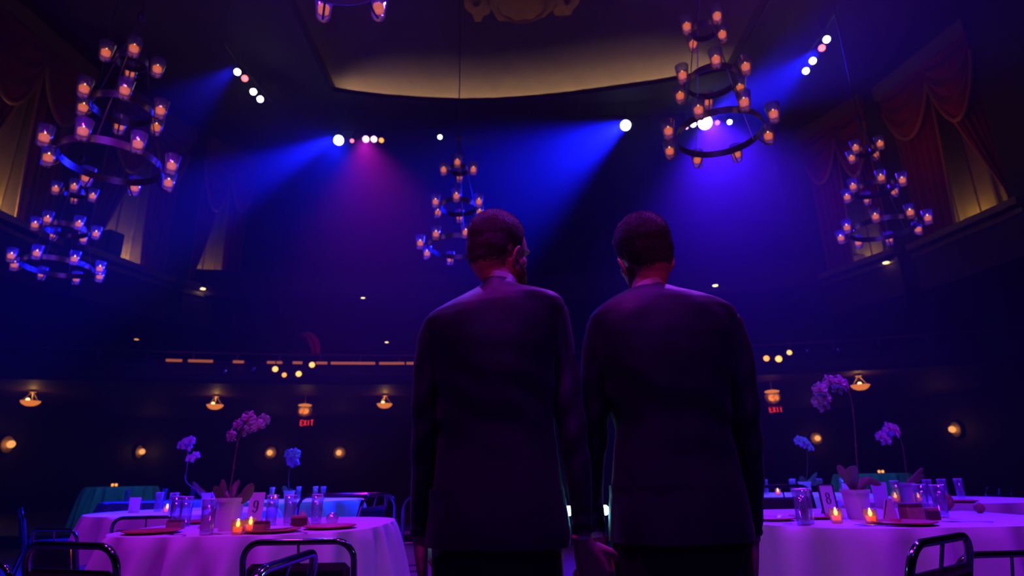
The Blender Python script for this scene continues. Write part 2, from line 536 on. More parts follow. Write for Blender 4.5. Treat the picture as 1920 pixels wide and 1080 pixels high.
# glowing orange line along the mezzanine rail, broken by the posts
def mez_at(px, py, dy=-0.12):
    """point on the curved mezzanine front seen at this pixel"""
    d = ray(px, py); lo = 8.0
    for k in range(600):
        t = 8.0 + k * 0.02
        p = Vector((0, 0, H)) + d * t
        if p.y >= 17.0 - 3.2 * (p.x / 15.2) ** 2 + dy: break
    return p
for i, (a, bx, yy) in enumerate([(310, 340, 684), (352, 398, 684), (436, 456, 687), (500, 528, 688), (548, 566, 689), (592, 613, 687), (620, 703, 686), (711, 758, 685), (762, 800, 685)]):
    b = MB()
    p0 = mez_at(a, yy + 1); p1 = mez_at(bx, yy)
    p0.z = MZ1 - 0.02; p1.z = MZ1 - 0.02
    b.tube([p0, (p0 + p1) / 2, p1], 0.035, 6)
    o = b.build('rail_line', 'rail_glow'); tag(o, 'dim orange glowing line along the mezzanine balcony rail', 'light', 'glowing rail lines on the mezzanine')
b = MB(); b.tube([(x, y + 0.03, MZ1 + 0.24) for x, y in Pm], 0.028, 6)
rail = thing('balcony_handrail', 'dark tubular handrail with posts along the mezzanine front', 'rail', (0, 17, MZ1))
o = b.build('rail_tube', 'balcony_trim', rail); o.location = (0, -17, -MZ1)
pb = MB().tube([(0, 0, 0), (0, 0, 0.24)], 0.03, 8).mesh('rail_post', 'balcony_trim')
for (x, y) in Pm[2:-2]:
    o = bpy.data.objects.new('rail_post', pb); col.objects.link(o); o.parent = rail; o.location = (x, y + 0.03 - 17, 0)

# ---------------------------------------------------- box tier along both sides with draped bays
def curtain_bay(side, A, B, nm_where, lampw, apex=0.55, swag=True):
    A = Vector(A); B = Vector(B)
    u = (B - A); w = u.length; u.normalize()
    out = Vector((u.y, -u.x)) if side < 0 else Vector((u.y, -u.x))
    mid = (A + B) / 2
    if out.dot(mid - Vector((0, mid.y))) < 0: out = -out
    def P(s, d, z):
        q = A + u * (s * w) + out * d
        return Vector((q.x, q.y, z))
    Z0, Z1 = 6.7, 11.2
    # recess
    b = MB(); V = []
    for (s, d) in ((-0.02, 0.0), (-0.02, 1.0), (1.02, 1.0), (1.02, 0.0), (1.0, 0.0), (1.0, 0.95), (0.0, 0.95), (0.0, 0.0)):
        V.append((s, d))
    poly = [P(s, d, 0) for s, d in V]
    b.prism([(p.x, p.y) for p in poly], Z0, Z1 + 0.3)
    for k in range(1, 5):   # raised wall panels in the recess
        s = k / 5
        p0 = P(s, 0.93, Z0 + 0.5)
        b.tube([P(s, 0.93, Z0), P(s, 0.93, Z1)], 0.05, 6)
    struct('wall_recess', b, 'gold_plaster')
    # sill ledge
    b = MB()
    for dz, dd, hh in ((0.0, -0.22, 0.16), (-0.22, -0.12, 0.12)):
        q = [P(-0.1, dd, 0), P(1.1, dd, 0), P(1.1, 1.0, 0), P(-0.1, 1.0, 0)]
        b.prism([(p.x, p.y) for p in q], Z0 - 0.1 + dz - hh / 2, Z0 - 0.1 + dz + hh / 2)
    struct('trim_2', b, 'gold_trim')
    b = MB()
    q = [P(-0.1, -0.08, 0), P(1.1, -0.08, 0), P(1.1, 1.0, 0), P(-0.1, 1.0, 0)]
    b.prism([(p.x, p.y) for p in q], Z0 - 1.3, Z0 - 0.35)
    struct('box_front', b, 'balcony')
    # curtain
    base = P(0.5, 0, Z0)
    c = thing('curtain', 'red swagged curtain, lit bay %s' % nm_where, 'curtain', base)
    def loc(p): return p - base
    for s in (0, 1):
        g = []
        for a in range(25):
            v = a / 24; row = []
            if s == 0: ue = apex - 0.50 * v ** 1.3
            else: ue = apex + 0.12 * v
            lo, hi = (-0.03, max(ue, 0.04)) if s == 0 else (min(ue, 0.96), 1.03)
            for k in range(37):
                t = k / 36
                uu = lo + (hi - lo) * t
                fold = 0.07 * math.sin(t * PI * 11) + 0.03 * math.sin(t * 23 + v * 3)
                row.append(loc(P(uu, 0.12 + fold, Z1 - (Z1 - Z0) * v * 0.995)))
            g.append(row)
        b = MB(); b.sheet(g, 0.025); d = b.build('drape', 'red_velvet', c)
        b = MB(); b.tube([r[-1 if s == 0 else 0] for r in g], 0.035, 6); b.build('edge_trim', 'fringe', d)
    pegs = ((-0.05, apex - 0.03, 1.35, 1.9), (apex - 0.03, 1.06, 0.9, 1.5))
    for (p0, p1, s0, s1) in pegs:
        g = []
        for a in range(15):
            v = a / 14; row = []
            for k in range(25):
                t = k / 24
                sag = (0.12 + v * s1) * (4 * t * (1 - t)) ** 0.9
                fold = 0.07 * math.sin(v * PI * 7) * (4 * t * (1 - t))
                row.append(loc(P(p0 + (p1 - p0) * t, -0.06 + fold - 0.10 * math.sin(PI * t), Z1 - 0.05 - v * 0.5 - sag * 0.75)))
            g.append(row)
        b = MB(); b.sheet(g, 0.025); sw = b.build('swag', 'red_velvet', c)
        b = MB(); b.tube(g[-1], 0.05, 6); b.build('fringe', 'fringe', sw)
    # pelmet
    b = MB(); q = [P(-0.08, -0.2, 0), P(1.08, -0.2, 0), P(1.08, 0.15, 0), P(-0.08, 0.15, 0)]
    b.prism([(p.x, p.y) for p in q], Z1 - 0.1, Z1 + 0.3)
    b.build('pelmet', 'gold_trim', c, smooth=False).location = -base
    # footlight inside the recess
    fp = P(0.62, 0.55, Z0 + 0.25)
    if lampw:
        point('bay_footlight', fp, lampw * (0.5 if side < 0 else 0.34), (1.0, 0.66, 0.16), 0.12)
        point('bay_swag_fill', P(0.5, -1.3, Z0 + 2.2), lampw * (0.02 if side < 0 else 0.22), (1.0, 0.16, 0.05), 0.2)  # added red fill in front of the swags, no lamp there
    return P

bayP = {}
for side, bays in ((-1, (((-11.3, 10.7), (-11.1, 13.2), 34), ((-10.7, 14.0), (-10.0, 16.2), 26), ((-9.6, 16.8), (-8.8, 18.2), 22))),
                   (1, (((11.2, 12.2), (10.7, 14.6), 15), ((10.3, 15.2), (9.5, 17.0), 11)))):
    sd = 'on the side of table nine' if side < 0 else 'on the side of table eight'
    for i, (A, B, pw) in enumerate(bays):
        wh = ['%s, closest to the stage', '%s, second from the stage', '%s, third from the stage'][i] % sd
        bayP[(side, i)] = curtain_bay(side, A, B, wh, pw, apex=0.58 if side < 0 else 0.5)
    # piers between the bays
    b = MB(); b2 = MB()
    ends = [(side * 11.4, -3.5)] + [e for A, B, pw in bays for e in (A, B)] + ([(-8.2, 19.2), (-8.2, 25.2)] if side < 0 else [(9.0, 18.0), (9.0, 25.2)])
    for k in range(0, len(ends) - 1, 2):
        A = Vector(ends[k]); B = Vector(ends[k + 1])
        d = (B - A).normalized(); nrm = Vector((d.y, -d.x))
        if nrm.x * side < 0: nrm = -nrm
        q = [A, B, B + nrm * 0.5, A + nrm * 0.5]
        b.prism([(p.x, p.y) for p in q], 5.6, ZC)
    if side < 0: pass
    for A, B, pw in bays:
        A = Vector(A); B = Vector(B); d = (B - A).normalized(); nrm = Vector((d.y, -d.x))
        if nrm.x * side < 0: nrm = -nrm
        q = [A, B, B + nrm * 1.1, A + nrm * 1.1]
        b.prism([(p.x, p.y) for p in q], 11.45, ZC)
    struct('wall_%s_upper' % ('left' if side < 0 else 'right'), b, 'wall_upper')

# speaker and lamp silhouettes standing in the bays on the left
P = bayP[(-1, 1)]
sp = P(0.35, 0.2, 0)
spk = thing('wall_speaker', 'black box loudspeaker standing in the second curtained bay', 'speaker', (sp.x - 0.1, sp.y, 6.72), math.radians(-20))
MB().box((0, 0, 0.38), (0.45, 0.45, 0.72), bevel=0.03).build('cabinet', 'lamp_housing', spk)
MB().lathe([(0.16, 0), (0.16, 0.02), (0.13, 0.025), (0.03, 0.0)], 20).xform(Matrix.Translation((0.2, 0, 0.35)) @ Matrix.Rotation(PI / 2, 4, 'Y')).build('driver', 'black_steel', spk)

# =================================================================== LAMPS OF THE HALL
def spot_unit(name='stage_spotlight', R=0.10, L=0.36):
    """lens faces -Z local; built along z"""
    t = thing(name, 'x', 'spotlight')
    b = MB(); b.lathe([(R * 0.6, 0.0), (R * 0.95, 0.03), (R * 1.1, 0.12), (R * 1.1, L * 0.8), (R * 1.25, L * 0.82), (R * 1.25, L)], 18)
    b.xform(Matrix.Rotation(PI, 4, 'X')); b.build('housing', 'lamp_housing', t)
    b = MB(); b.lathe([(R * 0.99, L - 0.02), (R * 0.99, L + 0.004), (R * 0.6, L + 0.016), (0.004, L + 0.022)], 18)
    b.xform(Matrix.Rotation(PI, 4, 'X')); b.build('lens', 'lens_white', t)
    b = MB(); b.tube([(-R * 1.4, 0, -L * 0.5), (-R * 1.4, 0.02, 0.1), (-R * 0.8, 0.03, 0.22), (R * 0.8, 0.03, 0.22), (R * 1.4, 0.02, 0.1), (R * 1.4, 0, -L * 0.5)], 0.018, 6)
    b.build('yoke', 'black_steel', t)
    return t
proto_spot = spot_unit()
used = [False]
LENS = {}
def place_spot(loc, target, lens, label, scale=1.0, group=None, hang=None):
    if not used[0]:
        o = proto_spot; used[0] = True
    else:
        o = copy_tree(proto_spot, (0, 0, 0), 0)
    o.location = loc
    d = Vector(target) - Vector(loc)
    o.rotation_euler = d.to_track_quat('-Z', 'Y').to_euler()
    o.location = Vector(loc) - d.normalized() * 0.36 * scale
    o.scale = (scale,) * 3
    o['label'] = label
    if group: o['group'] = group
    elif 'group' in o: del o['group']
    if hang is not None:
        mw = Matrix.LocRotScale(o.location, o.rotation_euler, o.scale).inverted()
        MB().tube([mw @ o.location, mw @ (Vector(hang) + Vector((0, 0, 0.04)))], 0.02 / scale, 6).build('clamp_rod', 'black_steel', o)
    for ch in o.children:
        if ch.name.startswith('lens'):
            if lens not in LENS:
                me = ch.data.copy(); me.materials[0] = M[lens]; LENS[lens] = me
            ch.data = LENS[lens]
    return o

camp = Vector((0, 0.0, 1.2))
ZL = 11.3
# diagonal pipe rows near the ceiling corners
for (pix, lens, lab) in [((445, 135), 'lens_blue', 'blue stage spotlight at the stage end of the sloping row beside the ceiling recess, by the four-row chandelier'),
                         ((459, 147), 'lens_red', 'x'), ((475, 172), 'lens_white', 'x'), ((488, 186), 'lens_white', 'x')]:
    pass
rowL = [((445, 135), 'lens_blue', 'blue-white spotlight, stage end of the ceiling row on the side of table nine'),
        ((459, 147), 'lens_red', 'red spotlight next to the blue one in the row on the side of table nine'),
        ((475, 172), 'lens_white', 'white spotlight third along the ceiling row on the side of table nine'),
        ((488, 186), 'lens_white', 'white spotlight at the back end of the ceiling row on the side of table nine')]
rowR = [((1550, 74), 'lens_blue', 'blue-white spotlight, stage end of the ceiling row on the side of table eight'),
        ((1541, 90), 'lens_red', 'red spotlight next to the blue one in the row on the side of table eight'),
        ((1524, 114), 'lens_white', 'white spotlight third along the ceiling row on the side of table eight'),
        ((1511, 133), 'lens_white', 'white spotlight at the back end of the ceiling row on the side of table eight')]
for row, nm in ((rowL, 'on the side of table nine'), (rowR, 'on the side of table eight')):
    pp = []
    for (px, py), lens, lab in row:
        p = WZ(px, py, ZL); pp.append(p)
        place_spot(p, camp, lens, lab, 0.85, hang=p + Vector((0, 0, 0.3)))
    a, bq = pp[0], pp[-1]
    d = (bq - a).normalized()
    b = MB(); b.tube([Vector((0, 0, 0.3)) - d * 0.8, (bq - a) + d * 0.6 + Vector((0, 0, 0.3))], 0.03, 8)
    pipe = thing('lighting_pipe', 'black pipe of the sloping spotlight row %s' % nm, 'pipe', a)
    b.build('pipe', 'black_steel', pipe)
    for k in (0.1, 0.9):
        q = (bq - a) * k
        MB().tube([q + Vector((0, 0, 0.3)), Vector((q.x, q.y, ZC - a.z))], 0.015, 6).build('hanger', 'black_steel', pipe)

YT = 16.2
mid = [((635, 263), 'lens_blue', 'large blue-white spotlight with a wide blue beam over the upper balcony', 1.5),
       ((660, 264), 'lens_red', 'small red spotlight between the large blue one and the pink pair', 0.6),
       ((686, 261), 'lens_pink', 'pink-white spotlight beside the small red one, one of a pair', 1.0),
       ((701, 261), 'lens_pink', 'pink-white spotlight beside the orange one, one of a pair', 0.95),
       ((715, 263), 'lens_orange', 'orange spotlight at the end of the pink pair', 0.75),
       ((825, 257), 'lens_cyan', 'single pale blue spotlight near the cable of the middle chandelier', 0.7),
       ((1173, 235), 'lens_blue', 'large blue-white spotlight hanging alone over the two men', 1.6),
       ((1287, 239), 'lens_pink', 'small pink spotlight, first of the cluster behind the chandelier ring', 0.5),
       ((1300, 233), 'lens_white', 'white spotlight beside the brightest lamp of the cluster behind the chandelier', 0.85),
       ((1322, 230), 'lens_white', 'brightest white spotlight of the cluster behind the chandelier', 2.1),
       ((1345, 230), 'lens_red', 'red spotlight of the cluster behind the chandelier', 0.7),
       ((1368, 229), 'lens_cyan', 'pale cyan spotlight at the end of the cluster behind the chandelier', 0.75)]
spos = {}
ZP = [W(700, 256, YT).z + 0.45, W(1250, 229, YT).z + 0.45]
for (px, py), lens, lab, s in mid:
    p = W(px, py, YT); spos[(px, py)] = p
    place_spot(p, camp, lens, lab, s, hang=(p.x, YT + 0.3, ZP[0 if px < 960 else 1]))
for (x0, x1, nm, yy) in ((560, 850, 'with the pink pair and the wide blue beam', 258), (1130, 1400, 'with the lone blue lamp and the bright cluster', 231)):
    a = W(x0, yy, YT); bq = W(x1, yy, YT); a.z = bq.z = ZP[0 if x0 < 960 else 1]
    b = MB(); b.tube([(0, 0, 0), bq - a], 0.03, 8)
    pipe = thing('lighting_pipe', 'black lighting pipe below the ceiling %s' % nm, 'pipe', a + Vector((0, 0.3, 0)))
    b.build('pipe', 'black_steel', pipe)
    for k in (0.1, 0.5, 0.9):
        q = (bq - a) * k
        MB().tube([q, Vector((q.x, q.y, max(0.1, ZC - a.z)))], 0.015, 6).build('hanger', 'black_steel', pipe)

BLUE = (0.004, 0.006, 1.0)
s0 = spos[(635, 263)]
spot('beam_blue_west', s0 + Vector((0, -0.3, -0.1)), W(200, 460, 10.5), 130000, BLUE, 22, 0.9, 0.12)
spot('beam_blue_west_wide', s0 + Vector((0, -0.3, -0.1)), W(520, 620, 9.5), 4000, BLUE, 44, 0.9, 0.12)
s1 = spos[(1173, 235)]
spot('beam_blue_mid', s1 + Vector((0, -0.3, -0.1)), W(860, 410, 10.5), 110000, BLUE, 25, 0.9, 0.12)
s2 = spos[(1322, 230)]
spot('beam_blue_east', s2 + Vector((0, -0.3, 0.05)), W(1720, 20, 6.5), 26000, (0.02, 0.008, 1.0), 14, 0.9, 0.12)
spot('beam_violet_east', s2 + Vector((0, -0.3, -0.1)), W(1420, 520, 9.5), 30000, (0.05, 0.004, 1.0), 30, 0.9, 0.12)
s3 = spos[(686, 261)]
spot('beam_magenta', s3 + Vector((0, -0.3, -0.1)), W(740, 640, 9.5), 2600, (0.85, 0.01, 0.8), 30, 0.9, 0.12)
p = WZ(445, 135, ZL)
spot('beam_row_west', p + Vector((0.1, -0.3, -0.1)), W(60, 420, 8.0), 8000, BLUE, 24, 0.9, 0.1)
p = WZ(1530, 104, ZL)
spot('beam_row_east', p + Vector((-0.1, -0.3, -0.1)), W(1250, 330, 9.0), 24000, BLUE, 18, 0.9, 0.1)

# bowl lights under the mezzanine
def bowl_lamp(px, py, label):
    p = W(px, py, 17.6)
    p.z = MZ0 - 0.32
    d = ray(px, py); t = (p.z - H) / d.z
    p = Vector((0, 0, H)) + d * t
    o = thing('bowl_light', label, 'lamp', p, 0, 'bowl lamps under the mezzanine')
    b = MB(); b.lathe([(0.02, -0.11), (0.10, -0.10), (0.18, -0.06), (0.23, 0.0), (0.24, 0.03), (0.22, 0.03), (0.17, -0.04), (0.02, -0.09)], 24); b.build('glass_bowl', 'bowl_light', o)
    b = MB(); b.sphere((-0.04, -0.06, 0.06), 0.05, 10, 6); b.build('bulb', 'bulb_warm', o)
    for k in range(3):
        a = k * 2 * PI / 3
        MB().tube([(0.22 * math.cos(a), 0.22 * math.sin(a), 0.02), (0, 0, 0.30)], 0.008, 5).build('chain', 'gold_trim', o)
    MB().lathe([(0.09, 0.27), (0.09, 0.31), (0.02, 0.325)], 16).build('canopy', 'gold_trim', o)
    point('bowl_glow', p + Vector((0, 0, 0.13)), 2.6, (1.0, 0.45, 0.06), 0.05)
    return o
bowl_lamp(57, 754, 'amber bowl lamp under the mezzanine, nearest the side wall beyond table nine')
bowl_lamp(403, 761, 'amber bowl lamp under the mezzanine, straight behind the orchid of table nine')
bowl_lamp(721, 759, 'amber bowl lamp under the mezzanine, beside the lantern and the men')
bowl_lamp(1613, 724, 'amber bowl lamp under the mezzanine, behind the orchid of table eight')

def lantern(px, py, label, exl):
    zz = 3.05
    p = WZ(px, py, zz)
    o = thing('hanging_lantern', label, 'lamp', p)
    MB().lathe([(0.03, -0.17), (0.12, -0.15), (0.20, -0.06), (0.22, 0.05), (0.2, 0.10), (0.17, 0.11), (0.17, 0.05), (0.1, -0.1), (0.02, -0.13)], 20).build('glass_shade', 'amber_glass', o)
    for k in (-1, 1):
        MB().sphere((k * 0.085, -0.05, 0.0), (0.06, 0.06, 0.085), 10, 7).build('bulb', 'lantern_light', o)
    MB().lathe([(0.19, 0.16), (0.2, 0.19), (0.10, 0.22), (0.02, 0.23)], 20).build('crown', 'bowl_light', o)
    MB().tube([(0, 0, 0.2), (0, 0, MZ0 - zz)], 0.012, 6).build('rod', 'gold_trim', o)
    point('lantern_glow', p + Vector((0, -0.05, 0.14)), 3.0, (1.0, 0.55, 0.12), 0.06)
    q = W(px + 5, py + 23, 23.0)
    e = thing('exit_sign', exl, 'sign', (q.x, 25.1, W(px + 5, py + 23, 25.1).z - 0.12))
    e.location.x = W(px + 5, py + 23, 25.1).x
    MB().box((0, 0, 0.14), (0.62, 0.10, 0.28), bevel=0.02).build('housing', 'lamp_housing', e)
    # EXIT letters as glowing strokes
    letters = {'E': [((0, 0), (0, 1)), ((0, 0), (.6, 0)), ((0, .5), (.5, .5)), ((0, 1), (.6, 1))], 'X': [((0, 0), (.6, 1)), ((0, 1), (.6, 0))],
               'I': [((.3, 0), (.3, 1))], 'T': [((.3, 0), (.3, 1)), ((0, 1), (.6, 1))]}
    for i, ch in enumerate('EXIT'):
        b = MB()
        for (x0, y0), (x1, y1) in letters[ch]:
            b.tube([(-0.26 + i * 0.14 + x0 * 0.16, -0.055, 0.04 + y0 * 0.2), (-0.26 + i * 0.14 + x1 * 0.16, -0.055, 0.04 + y1 * 0.2)], 0.022, 5)
        b.build('letter', 'exit_red', e)
    return o
lantern(571, 771, 'amber lantern hanging under the mezzanine above a red exit sign, behind table nine', 'small red exit sign on the back wall below the lantern behind table nine')
lantern(1449, 746, 'amber lantern over a red exit sign, behind the orchid of table eight', 'small red exit sign below the lantern beside the orchid of table eight')

# wall sconces of the ground floor
def sconce(px, py, label, mm='bulb_soft'):
    p = W(px, py, 25.15)
    rz = 0.0
    if abs(p.x) > 14.9:                      # those that hang on the side walls
        d = ray(px, py); p = Vector((0, 0, H)) + d * (15.12 / abs(d.x)); rz = PI / 2 if p.x < 0 else -PI / 2
    o = thing('wall_sconce', label, 'lamp', p, rz, 'sconces on the hall walls')
    MB().lathe([(0.24, 0.0), (0.25, 0.03), (0.2, 0.05), (0.14, 0.04), (0.03, 0.03)], 20).xform(Matrix.Rotation(PI / 2, 4, 'X')).build('back_plate', 'gold_trim', o)
    MB().sphere((0, -0.14, 0), 0.11, 12, 8).build('globe', mm, o)
    MB().tube([(0, 0, -0.1), (0, -0.1, -0.16), (0, -0.14, -0.1)], 0.015, 6).build('arm', 'gold_trim', o)
    point('sconce_glow', p + Matrix.Rotation(rz, 3, 'Z') @ Vector((0, -0.32, 0)), 1.3, (1.0, 0.42, 0.08), 0.06)
for (px, py, lab) in [(12, 833, 'round amber sconce on the dark wall past the far chairs of table nine'), (260, 847, 'round amber sconce on the wall above the teal table'),
                      (508, 849, 'round amber sconce on the back wall beside the orchid of table nine'), (637, 849, 'round amber sconce on the back wall past the blue orchid'),
                      (1530, 822, 'round amber sconce on the back wall above the blue orchid near table eight'), (1793, 805, 'round amber sconce on the side wall beyond the last chairs near table eight')]:
    sconce(px, py, lab)

# downlights under the upper balcony
for (px, py, yy, lab) in [(681, 559, 17.9, 'front row, above the mezzanine middle'), (380, 541, 17.0, 'front row, near the lit curtain bays'), (1341, 535, 17.3, 'front row, over the shoulder of the man on table eight side'),
                          (1661, 492, 15.2, 'below the far chandelier on the side of table eight'), (401, 636, 23.3, 'back row, over the bowl lamp behind table nine'), (570, 640, 23.8, 'back row, over the lantern behind table nine'),
                          (725, 641, 23.8, 'back row, over the bowl lamp beside the men'), (256, 636, 22.5, 'back row, the dim one nearest the side wall')]:
    p = W(px, py, yy)
    o = thing('downlight', 'small round warm downlight, ' + lab, 'lamp', p, 0, 'downlights under the upper balcony')
    MB().lathe([(0.02, -0.03), (0.075, -0.02), (0.08, 0.01), (0.02, 0.02)], 14).build('lens', 'bulb_soft' if px == 256 else 'bulb_warm', o)
    MB().lathe([(0.08, 0.0), (0.1, 0.0), (0.1, 0.03), (0.06, 0.14), (0.05, 0.16)], 14).build('housing', 'lamp_housing', o)
    if p.z < 6.3: MB().tube([(0, 0, 0.15), (0, 0, 6.35 - p.z)], 0.012, 6).build('rod', 'black_steel', o)

# spotlights clamped on the mezzanine rail
for (px, py, lens, lab, s) in [(516, 692, 'lens_amber', 'amber spotlight on the mezzanine rail, first of four by the red drape', 0.75), (533, 703, 'lens_orange', 'amber spotlight hung lowest under the mezzanine rail, second of four', 0.6),
                               (560, 701, 'lens_amber', 'amber spotlight under the mezzanine rail, third of four', 0.75), (585, 684, 'lens_amber', 'amber spotlight on the mezzanine rail right below the red drape', 0.75),
                               (1403, 656, 'lens_amber', 'amber spotlight on the mezzanine rail half hidden by a sleeve', 0.6), (1437, 672, 'lens_orange', 'orange spotlight on the mezzanine rail near the sleeve', 0.75), (1460, 673, 'lens_amber', 'bright amber spotlight on the mezzanine rail over the lantern', 0.85),
                               (1480, 661, 'lens_amber', 'amber spotlight on the mezzanine rail above the orchid of table eight', 0.65),
                               (420, 695, 'lens_off', 'unlit spotlight with a glinting lens on the mezzanine rail by the bowl lamp', 0.7), (473, 691, 'lens_off', 'unlit spotlight with a glinting lens on the mezzanine rail beside the amber ones', 0.75),
                               (1517, 657, 'lens_off', 'unlit spotlight on the mezzanine rail above the orchid of table eight', 0.7), (1575, 655, 'lens_off', 'unlit spotlight on the mezzanine rail above the bowl lamp near table eight', 0.7)]:
    p = mez_at(px, py, -0.55)
    tgt = camp if lens != 'lens_off' else Vector((-6 if px < 960 else 6, 2, 3))
    place_spot(p, tgt, lens, lab, s, hang=(p.x, p.y + 0.75, min(MZ1 - 0.06, max(MZ0 + 0.1, p.z))))

# red drape under the upper balcony
g = []
p0 = W(575, 622, 18.25); p1 = W(600, 662, 18.25)
dr = thing('wall_drape', 'small red drape curving down over the mezzanine seats', 'curtain', (p1.x, 18.25, 4.2))
for a in range(13):
    v = a / 12; row = []
    for k in range(13):
        t = k / 12
        x = p0.x + (p1.x - p0.x) * math.sin(v * PI / 2) - 0.35 * t * (1 - 0.2 * v); z = p0.z + (p1.z - p0.z) * (1 - math.cos(v * PI / 2)) - 0.08 * t
        row.append(Vector((x, 18.25 - 0.0 + 0.06 * math.sin(t * 14), z)) - dr.location)
    g.append(row)
MB().sheet(g, 0.03).build('cloth_fold', 'red_velvet', dr)
rp = dr.location
spot('red_drape_glow', (rp.x + 1.2, 16.4, 4.9), (rp.x - 0.1, 18.8, 5.2), 22, (1.0, 0.06, 0.12), 40, 0.8, 0.1)

# =================================================================== CHANDELIERS
def cup_meshes():
    r0, r1, h = 0.044, 0.062, 0.166
    g = MB(); g.lathe([(0.004, 0.0), (r0 * 0.9, 0.0), (r0, 0.008), (r1, h), (r1 - 0.005, h), (r0 - 0.001, 0.046), (0.004, 0.042)], 20)
    w = MB(); w.lathe([(0.004, 0.050), (0.034, 0.050), (0.037, 0.088), (0.030, 0.094), (0.004, 0.090)], 16)
    fl = MB(); fl.lathe([(0.003, 0.090), (0.006, 0.096), (0.0075, 0.104), (0.005, 0.116), (0.001, 0.124)], 8)
    return g.mesh('votive_cup', 'votive_glass'), w.mesh('candle', 'wax'), fl.mesh('flame', 'flame')
CUP, WAX, FLAME = cup_meshes()
TIERS = [(8, 0.470, 0.365), (6, 0.315, 0.225), (4, 0.195, 0.115)]
def chandelier(label, p3, depth, p2=None, p1=None, rot=(0.39, 0.5, 0.6), z_off=0.0):
    c = WD(p3[0], p3[1], depth)
    # p3 is the picture position of the middle of the lowest ring of cups
    z3 = c.z
    z2 = W(p2[0], p2[1], c.y).z if p2 else z3 + 0.44
    z1 = W(p1[0], p1[1], c.y).z if p1 else z3 + 0.86
    o = thing('candle_chandelier', label, 'chandelier', (c.x, c.y, z3), 0, 'candle chandeliers')
    zs = [0, z2 - z3, z1 - z3]
    apex = zs[2] + 0.45
    for t, ((n, rc, rr), z) in enumerate(zip(TIERS, zs)):
        b = MB(); prof = []
        N = 40
        rings = [[((rr + dr) * math.cos(2 * PI * i / N), (rr + dr) * math.sin(2 * PI * i / N), z + dz) for i in range(N)] for dr, dz in ((0, -0.035), (0.008, -0.035), (0.008, 0.03), (0, 0.03), (0, -0.035))]
        b.loft(rings, False)
        ring = b.build('ring', 'ring_iron', o)
        for k in range(n):
            a = rot[t] + 2 * PI * k / n
            cx, cyy = rc * math.cos(a), rc * math.sin(a)
            cup = bpy.data.objects.new('votive_cup', CUP); col.objects.link(cup); cup.parent = o; cup.location = (cx, cyy, z - 0.075)
            w = bpy.data.objects.new('candle', WAX); col.objects.link(w); w.parent = cup
            f = bpy.data.objects.new('flame', FLAME); col.objects.link(f); f.parent = cup
            b = MB(); b.tube([(rr * math.cos(a), rr * math.sin(a), z), ((rr + rc - 0.06) / 2 * math.cos(a), (rr + rc - 0.06) / 2 * math.sin(a), z - 0.05), ((rc - 0.03) * math.cos(a), (rc - 0.03) * math.sin(a), z - 0.082), (cx, cyy, z - 0.082)], 0.008, 5)
            b.build('bracket', 'ring_iron', o)
    for k in range(4):
        a = 0.3 + k * PI / 2
        P = [(TIERS[t][2] * math.cos(a), TIERS[t][2] * math.sin(a), zs[t]) for t in (0, 1, 2)] + [(0, 0, apex)]
        MB().tube(P, 0.005, 5).build('suspension_wire', 'ring_iron', o)
    MB().tube([(0, 0, apex - 0.02), (0, 0, ZC + 0.2 - z3)], 0.008, 6).build('cable', 'ring_iron', o)
    spot('chandelier_fill', (c.x * 0.45, -2.4, 5.2), (c.x, c.y, z3 + 0.4), 210 * (c.y / 4.5) ** 1.5, (0.22, 0.05, 1.0), 17 * (4.5 + 2.4) / (c.y + 2.4), 0.5, 0.1)  # unseen blue-violet spot added to brighten the glass cups
    MB().lathe([(0.01, apex - 0.03), (0.03, apex), (0.03, apex + 0.05), (0.01, apex + 0.09)], 12).build('hook', 'ring_iron', o)
    return o

def rot_from(center, cups, n):
    """ring angle of the first cup, from the picture"""
    return None
D0 = 5.0
chandelier('large candle chandelier over table nine, near the stage', (208, 303), D0, (230, 204), (250, 114), rot=(0.18, 0.10, 0.62))
chandelier('candle chandelier in front of the cluster of bright lamps, over table eight', (1348, 250), D0 * 105 / 98, (1332, 153), (1318, 57), rot=(0.12, 0.33, 0.30))
chandelier('candle chandelier behind the head of the man looking aside, over the middle of the hall', (858, 462), D0 * 105 / 70, (858, 388), (858, 318), rot=(0.30, 0.55, 0.02))
chandelier('small far candle chandelier hanging below the large one over table nine', (108, 500), D0 * 105 / 71, (125, 430), (141, 361), rot=(0.20, 0.52, 0.60))
chandelier('far candle chandelier in front of the draped bay beyond table eight', (1655, 428), D0 * 105 / 71, (1640, 354), (1624, 283), rot=(0.10, 0.25, 0.45))
chandelier('candle chandelier of which only two lowest cups show below the ceiling recess', (622, -88), 3.5, None, None, rot=(0.393, 0.5, 0.6))

